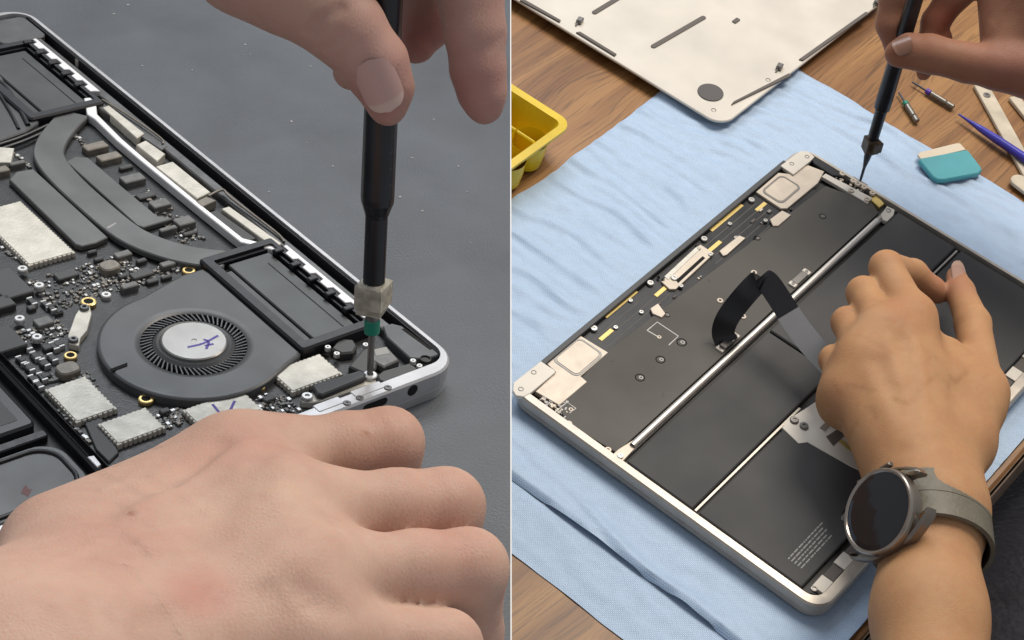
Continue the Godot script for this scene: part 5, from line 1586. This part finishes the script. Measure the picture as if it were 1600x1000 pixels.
	var mi := [[Vector3(359.9, 166.6, 62.1), 11.0], [Vector3(336.4, 146.9, 50.9), 10.0], [Vector3(324.3, 132.2, 50.2), 8.4], [Vector3(316.3, 124.4, 53.1), 7.0]]
	var ri := [[Vector3(322.8, 124.6, 57.5), 7.0], [Vector3(305, 116.7, 61.5), 5.6], [Vector3(298.7, 113.7, 63.1), 4.4]]
	var pl := [[Vector3(353.5, 168.2, 67.8), Vector3(321.2, 140.6, 98.8), 15.0, 14.0], [Vector3(359.3, 160.3, 100.5), Vector3(335, 142.6, 137.8), 34.0, 24.0], [Vector3(334.9, 165.8, 22.4), Vector3(381.2, 192, 58.7), 12.0, 26.0], [Vector3(359.9, 166.6, 62.1), Vector3(381.2, 192, 58.7), 13.0, 26.0], [Vector3(381.2, 192, 58.7), Vector3(357.4, 146.5, 124.4), 28.0, 34.0], [Vector3(353.2, 149.5, 125.5), Vector3(345.7, 142.4, 208.6), 28.0, 30.0]]
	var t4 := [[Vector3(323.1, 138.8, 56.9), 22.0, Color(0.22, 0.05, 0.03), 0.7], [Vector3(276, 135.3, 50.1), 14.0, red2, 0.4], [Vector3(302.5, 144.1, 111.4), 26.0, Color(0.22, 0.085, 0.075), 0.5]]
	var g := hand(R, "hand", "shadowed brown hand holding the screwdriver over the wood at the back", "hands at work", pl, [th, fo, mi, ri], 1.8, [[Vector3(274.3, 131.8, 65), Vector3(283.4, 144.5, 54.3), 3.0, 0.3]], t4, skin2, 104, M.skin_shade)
	var nt := MB.new()
	nt.tint = Color(0.21, 0.095, 0.055)
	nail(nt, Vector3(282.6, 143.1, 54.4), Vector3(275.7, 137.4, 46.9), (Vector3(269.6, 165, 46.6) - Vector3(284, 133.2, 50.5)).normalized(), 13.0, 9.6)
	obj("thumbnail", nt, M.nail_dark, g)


func watch() -> void:
	# built round its own axis (y up out of the screen), then set on the wrist
	var o: Vector3 = Vector3(26.3, 74.2, 215.5)
	var t := Node3D.new()
	t.name = "wristwatch"
	add_child(t, true)
	var y: Vector3 = Vector3(-0.6429, 0.5024, -0.5782)
	var across: Vector3 = Vector3(0.6807, 0.1741, 0.7116)
	var z := (across - y * across.dot(y)).normalized()
	var x := y.cross(z)
	t.transform = R * Transform3D(Basis(x, y, z), o * MM)
	tag(t, "round titanium grey smartwatch with dark glass on the tanned wrist", "watch")
	var cs := MB.new()
	lathe(cs, PackedVector2Array([Vector2(17, -8.5), Vector2(20.5, -7.0), Vector2(22.6, -3.0), Vector2(23.0, 1.0), Vector2(22.6, 2.6)]), Vector3.ZERO, Vector3.UP, 56)
	obj("watch_case", cs, M.watch, t)
	var bz := MB.new()
	lathe(bz, PackedVector2Array([Vector2(22.8, 2.4), Vector2(22.6, 3.3), Vector2(21.9, 3.8), Vector2(20.9, 3.7), Vector2(20.4, 3.0)]), Vector3.ZERO, Vector3.UP, 56)
	obj("bezel", bz, M.watch_rim, t)
	var gl := MB.new()
	lathe(gl, PackedVector2Array([Vector2(20.5, 3.05), Vector2(18.0, 3.3), Vector2(10.0, 3.5), Vector2(0.001, 3.6)]), Vector3.ZERO, Vector3.UP, 56)
	obj("watch_glass", gl, M.glass, t)
	for s in [-1.0, 1.0]:
		for e in [-1.0, 1.0]:
			var lg := MB.new()
			var horn := PackedVector2Array()
			for q in [Vector2(21.5, 7), Vector2(20.6, 13), Vector2(17.5, 19.5), Vector2(13.6, 26.0), Vector2(10.2, 27.5), Vector2(9.6, 26.0), Vector2(11.4, 21.0), Vector2(12.0, 16.0)]:
				horn.append(Vector2(q.x * s, q.y * e))
			prism(lg, horn, -7.0, -0.2, 1.4, true)
			obj("lug", lg, M.watch, t)
	for e in [-8.0, 8.0]:
		var bt := MB.new()
		box(bt, Vector3(23.4, -1.0, e), Vector3(2.2, 3.2, 7.0), Basis(), 0.8)
		obj("button", bt, M.watch, t)
	# strap: two bands with a groove between, round the wrist
	var inv := t.transform.affine_inverse()
	var ax: Vector3 = (Vector3(-4.9, 57, 274.9) - Vector3(67.5, 56, 225.3)).normalized()
	var ctr: Vector3 = Vector3(51.1, 56, 235.5)
	var u := (R.affine_inverse().basis * t.transform.basis * Vector3(0, 1, 0)).normalized()
	var s3 := ax
	u = (u - s3 * u.dot(s3)).normalized()
	var v := s3.cross(u)
	for e in [-1.0, 1.0]:
		var band := MB.new()
		var path := PackedVector3Array()
		var side := PackedVector3Array()
		for k in 61:
			var a := TAU * k / 60.0 
			var rad := 30.4 + 0.8 * cos(2.0 * a)
			var p: Vector3 = ctr + (u * cos(a) + v * sin(a)) * rad + s3 * (e * 7.4)
			path.append(inv * (R * (p * MM)) / MM)
			side.append((inv.basis * (R.basis * s3)).normalized())
		ribbon(band, path, side, 14.4, 2.4)
		obj("strap_band", band, M.strap, t)
	var core := MB.new()
	var path2 := PackedVector3Array()
	var side2 := PackedVector3Array()
	for k in 61:
		var a := TAU * k / 60.0
		var p: Vector3 = ctr + (u * cos(a) + v * sin(a)) * (29.6 + 0.8 * cos(2.0 * a))
		path2.append(inv * (R * (p * MM)) / MM)
		side2.append((inv.basis * (R.basis * s3)).normalized())
	ribbon(core, path2, side2, 28.0, 2.0)
	obj("strap_core", core, M.black, t)


func lap() -> void:
	k_palm = 40.0
	var mb := flesh([[Vector3(-220, -112, 318), Vector3(460, -112, 322), 105.0, 107.0], [Vector3(-200, -150, 520), Vector3(500, -150, 500), 130.0, 125.0], [Vector3(-150, -160, 640), Vector3(420, -160, 600), 130.0, 130.0]], [], 12.0, [], [], Color.WHITE, 5)
	for k in mb.c.size():
		mb.c[k] = Color.WHITE
	var o := obj("person", mb, M.navy)
	o.transform = R
	tag(o, "lap of a seated person in dark navy clothing below the wooden table's edge", "person")


# ---------------------------------------------------------------- scene
func _ready() -> void:
	L = Transform3D(Basis(Vector3(-0.96681, 0.15870, -0.20025), Vector3(0.18722, 0.97334, -0.13251), Vector3(0.17388, -0.16560, -0.97074)), Vector3(-0.23582, 0.31380, 0.13045))
	R = Transform3D(Basis(), Vector3.ZERO)
	var cam := Camera3D.new()
	cam.name = "camera"
	cam.fov = rad_to_deg(2.0 * atan(500.0 / 2800.0))
	cam.near = 0.05
	cam.far = 20.0
	add_child(cam)
	cam.transform = Transform3D(Basis(Vector3(0.64023, 0.11795, 0.75907), Vector3(0.50926, 0.67463, -0.53436), Vector3(-0.57512, 0.72867, 0.37185)), Vector3(-0.56315, 0.77605, 0.35798))
	cam.current = true
	var we := WorldEnvironment.new()
	we.name = "environment"
	var env := Environment.new()
	env.background_mode = Environment.BG_COLOR
	env.background_color = Color(0.62, 0.63, 0.65)
	env.background_energy_multiplier = 1.0
	env.tonemap_mode = Environment.TONE_MAPPER_LINEAR
	env.tonemap_exposure = 1.0
	env.sdfgi_enabled = true
	env.ssao_enabled = true
	env.ssil_enabled = true
	we.environment = env
	add_child(we)
	for q in [["ceiling_light", Vector3(1.05, 1.75, -0.05), Vector3(0.15, 0.0, 0.1), Vector2(0.9, 0.6), 3.0, Color(1.0, 0.955, 0.89)], ["ceiling_light_001", Vector3(0.95, 1.7, -1.25), Vector3(-0.25, 0.3, 0.15), Vector2(1.2, 0.9), 2.0, Color(0.96, 0.98, 1.0)]]:
		var a := AreaLight3D.new()
		a.name = q[0]
		a.area_size = q[3]
		a.light_energy = q[4]
		a.light_color = q[5]
		a.shadow_enabled = true
		a.area_range = 8.0
		add_child(a)
		a.look_at_from_position(q[1], q[2], Vector3(0.3, 1, 0.2))
	make_materials()
	M.hubcap = worn(mat(Color(0.34, 0.33, 0.315), 0.40, 0.7), 0.02, 0.92, 15, 14.0)
	M.grey_fin = worn(mat(Color(0.11, 0.115, 0.12), 0.45, 0.2), 0.02, 0.85, 16, 14.0)
	M.foam_grey = mat(Color(0.115, 0.105, 0.105), 0.85)
	M.steel_hex = mat(Color(0.25, 0.23, 0.20), 0.35, 0.75)
	M.magnet_dark = worn(mat(Color(0.15, 0.10, 0.06), 0.5, 0.4), 0.05, 0.5, 17, 40.0, 2.0)
	M.nail_dark = mat(Color.WHITE, 0.32, 0.0, 0.6)
	M.nail_dark.vertex_color_use_as_albedo = true
	benches()
	cloth()
	laptop_with_fan()
	laptop_with_batteries()
	flex_cable()
	back_cover()
	tray()
	bench_tools()
	screwdriver_left()
	screwdriver_right()
	hands_left()
	hands_right()
	watch()
	lap()
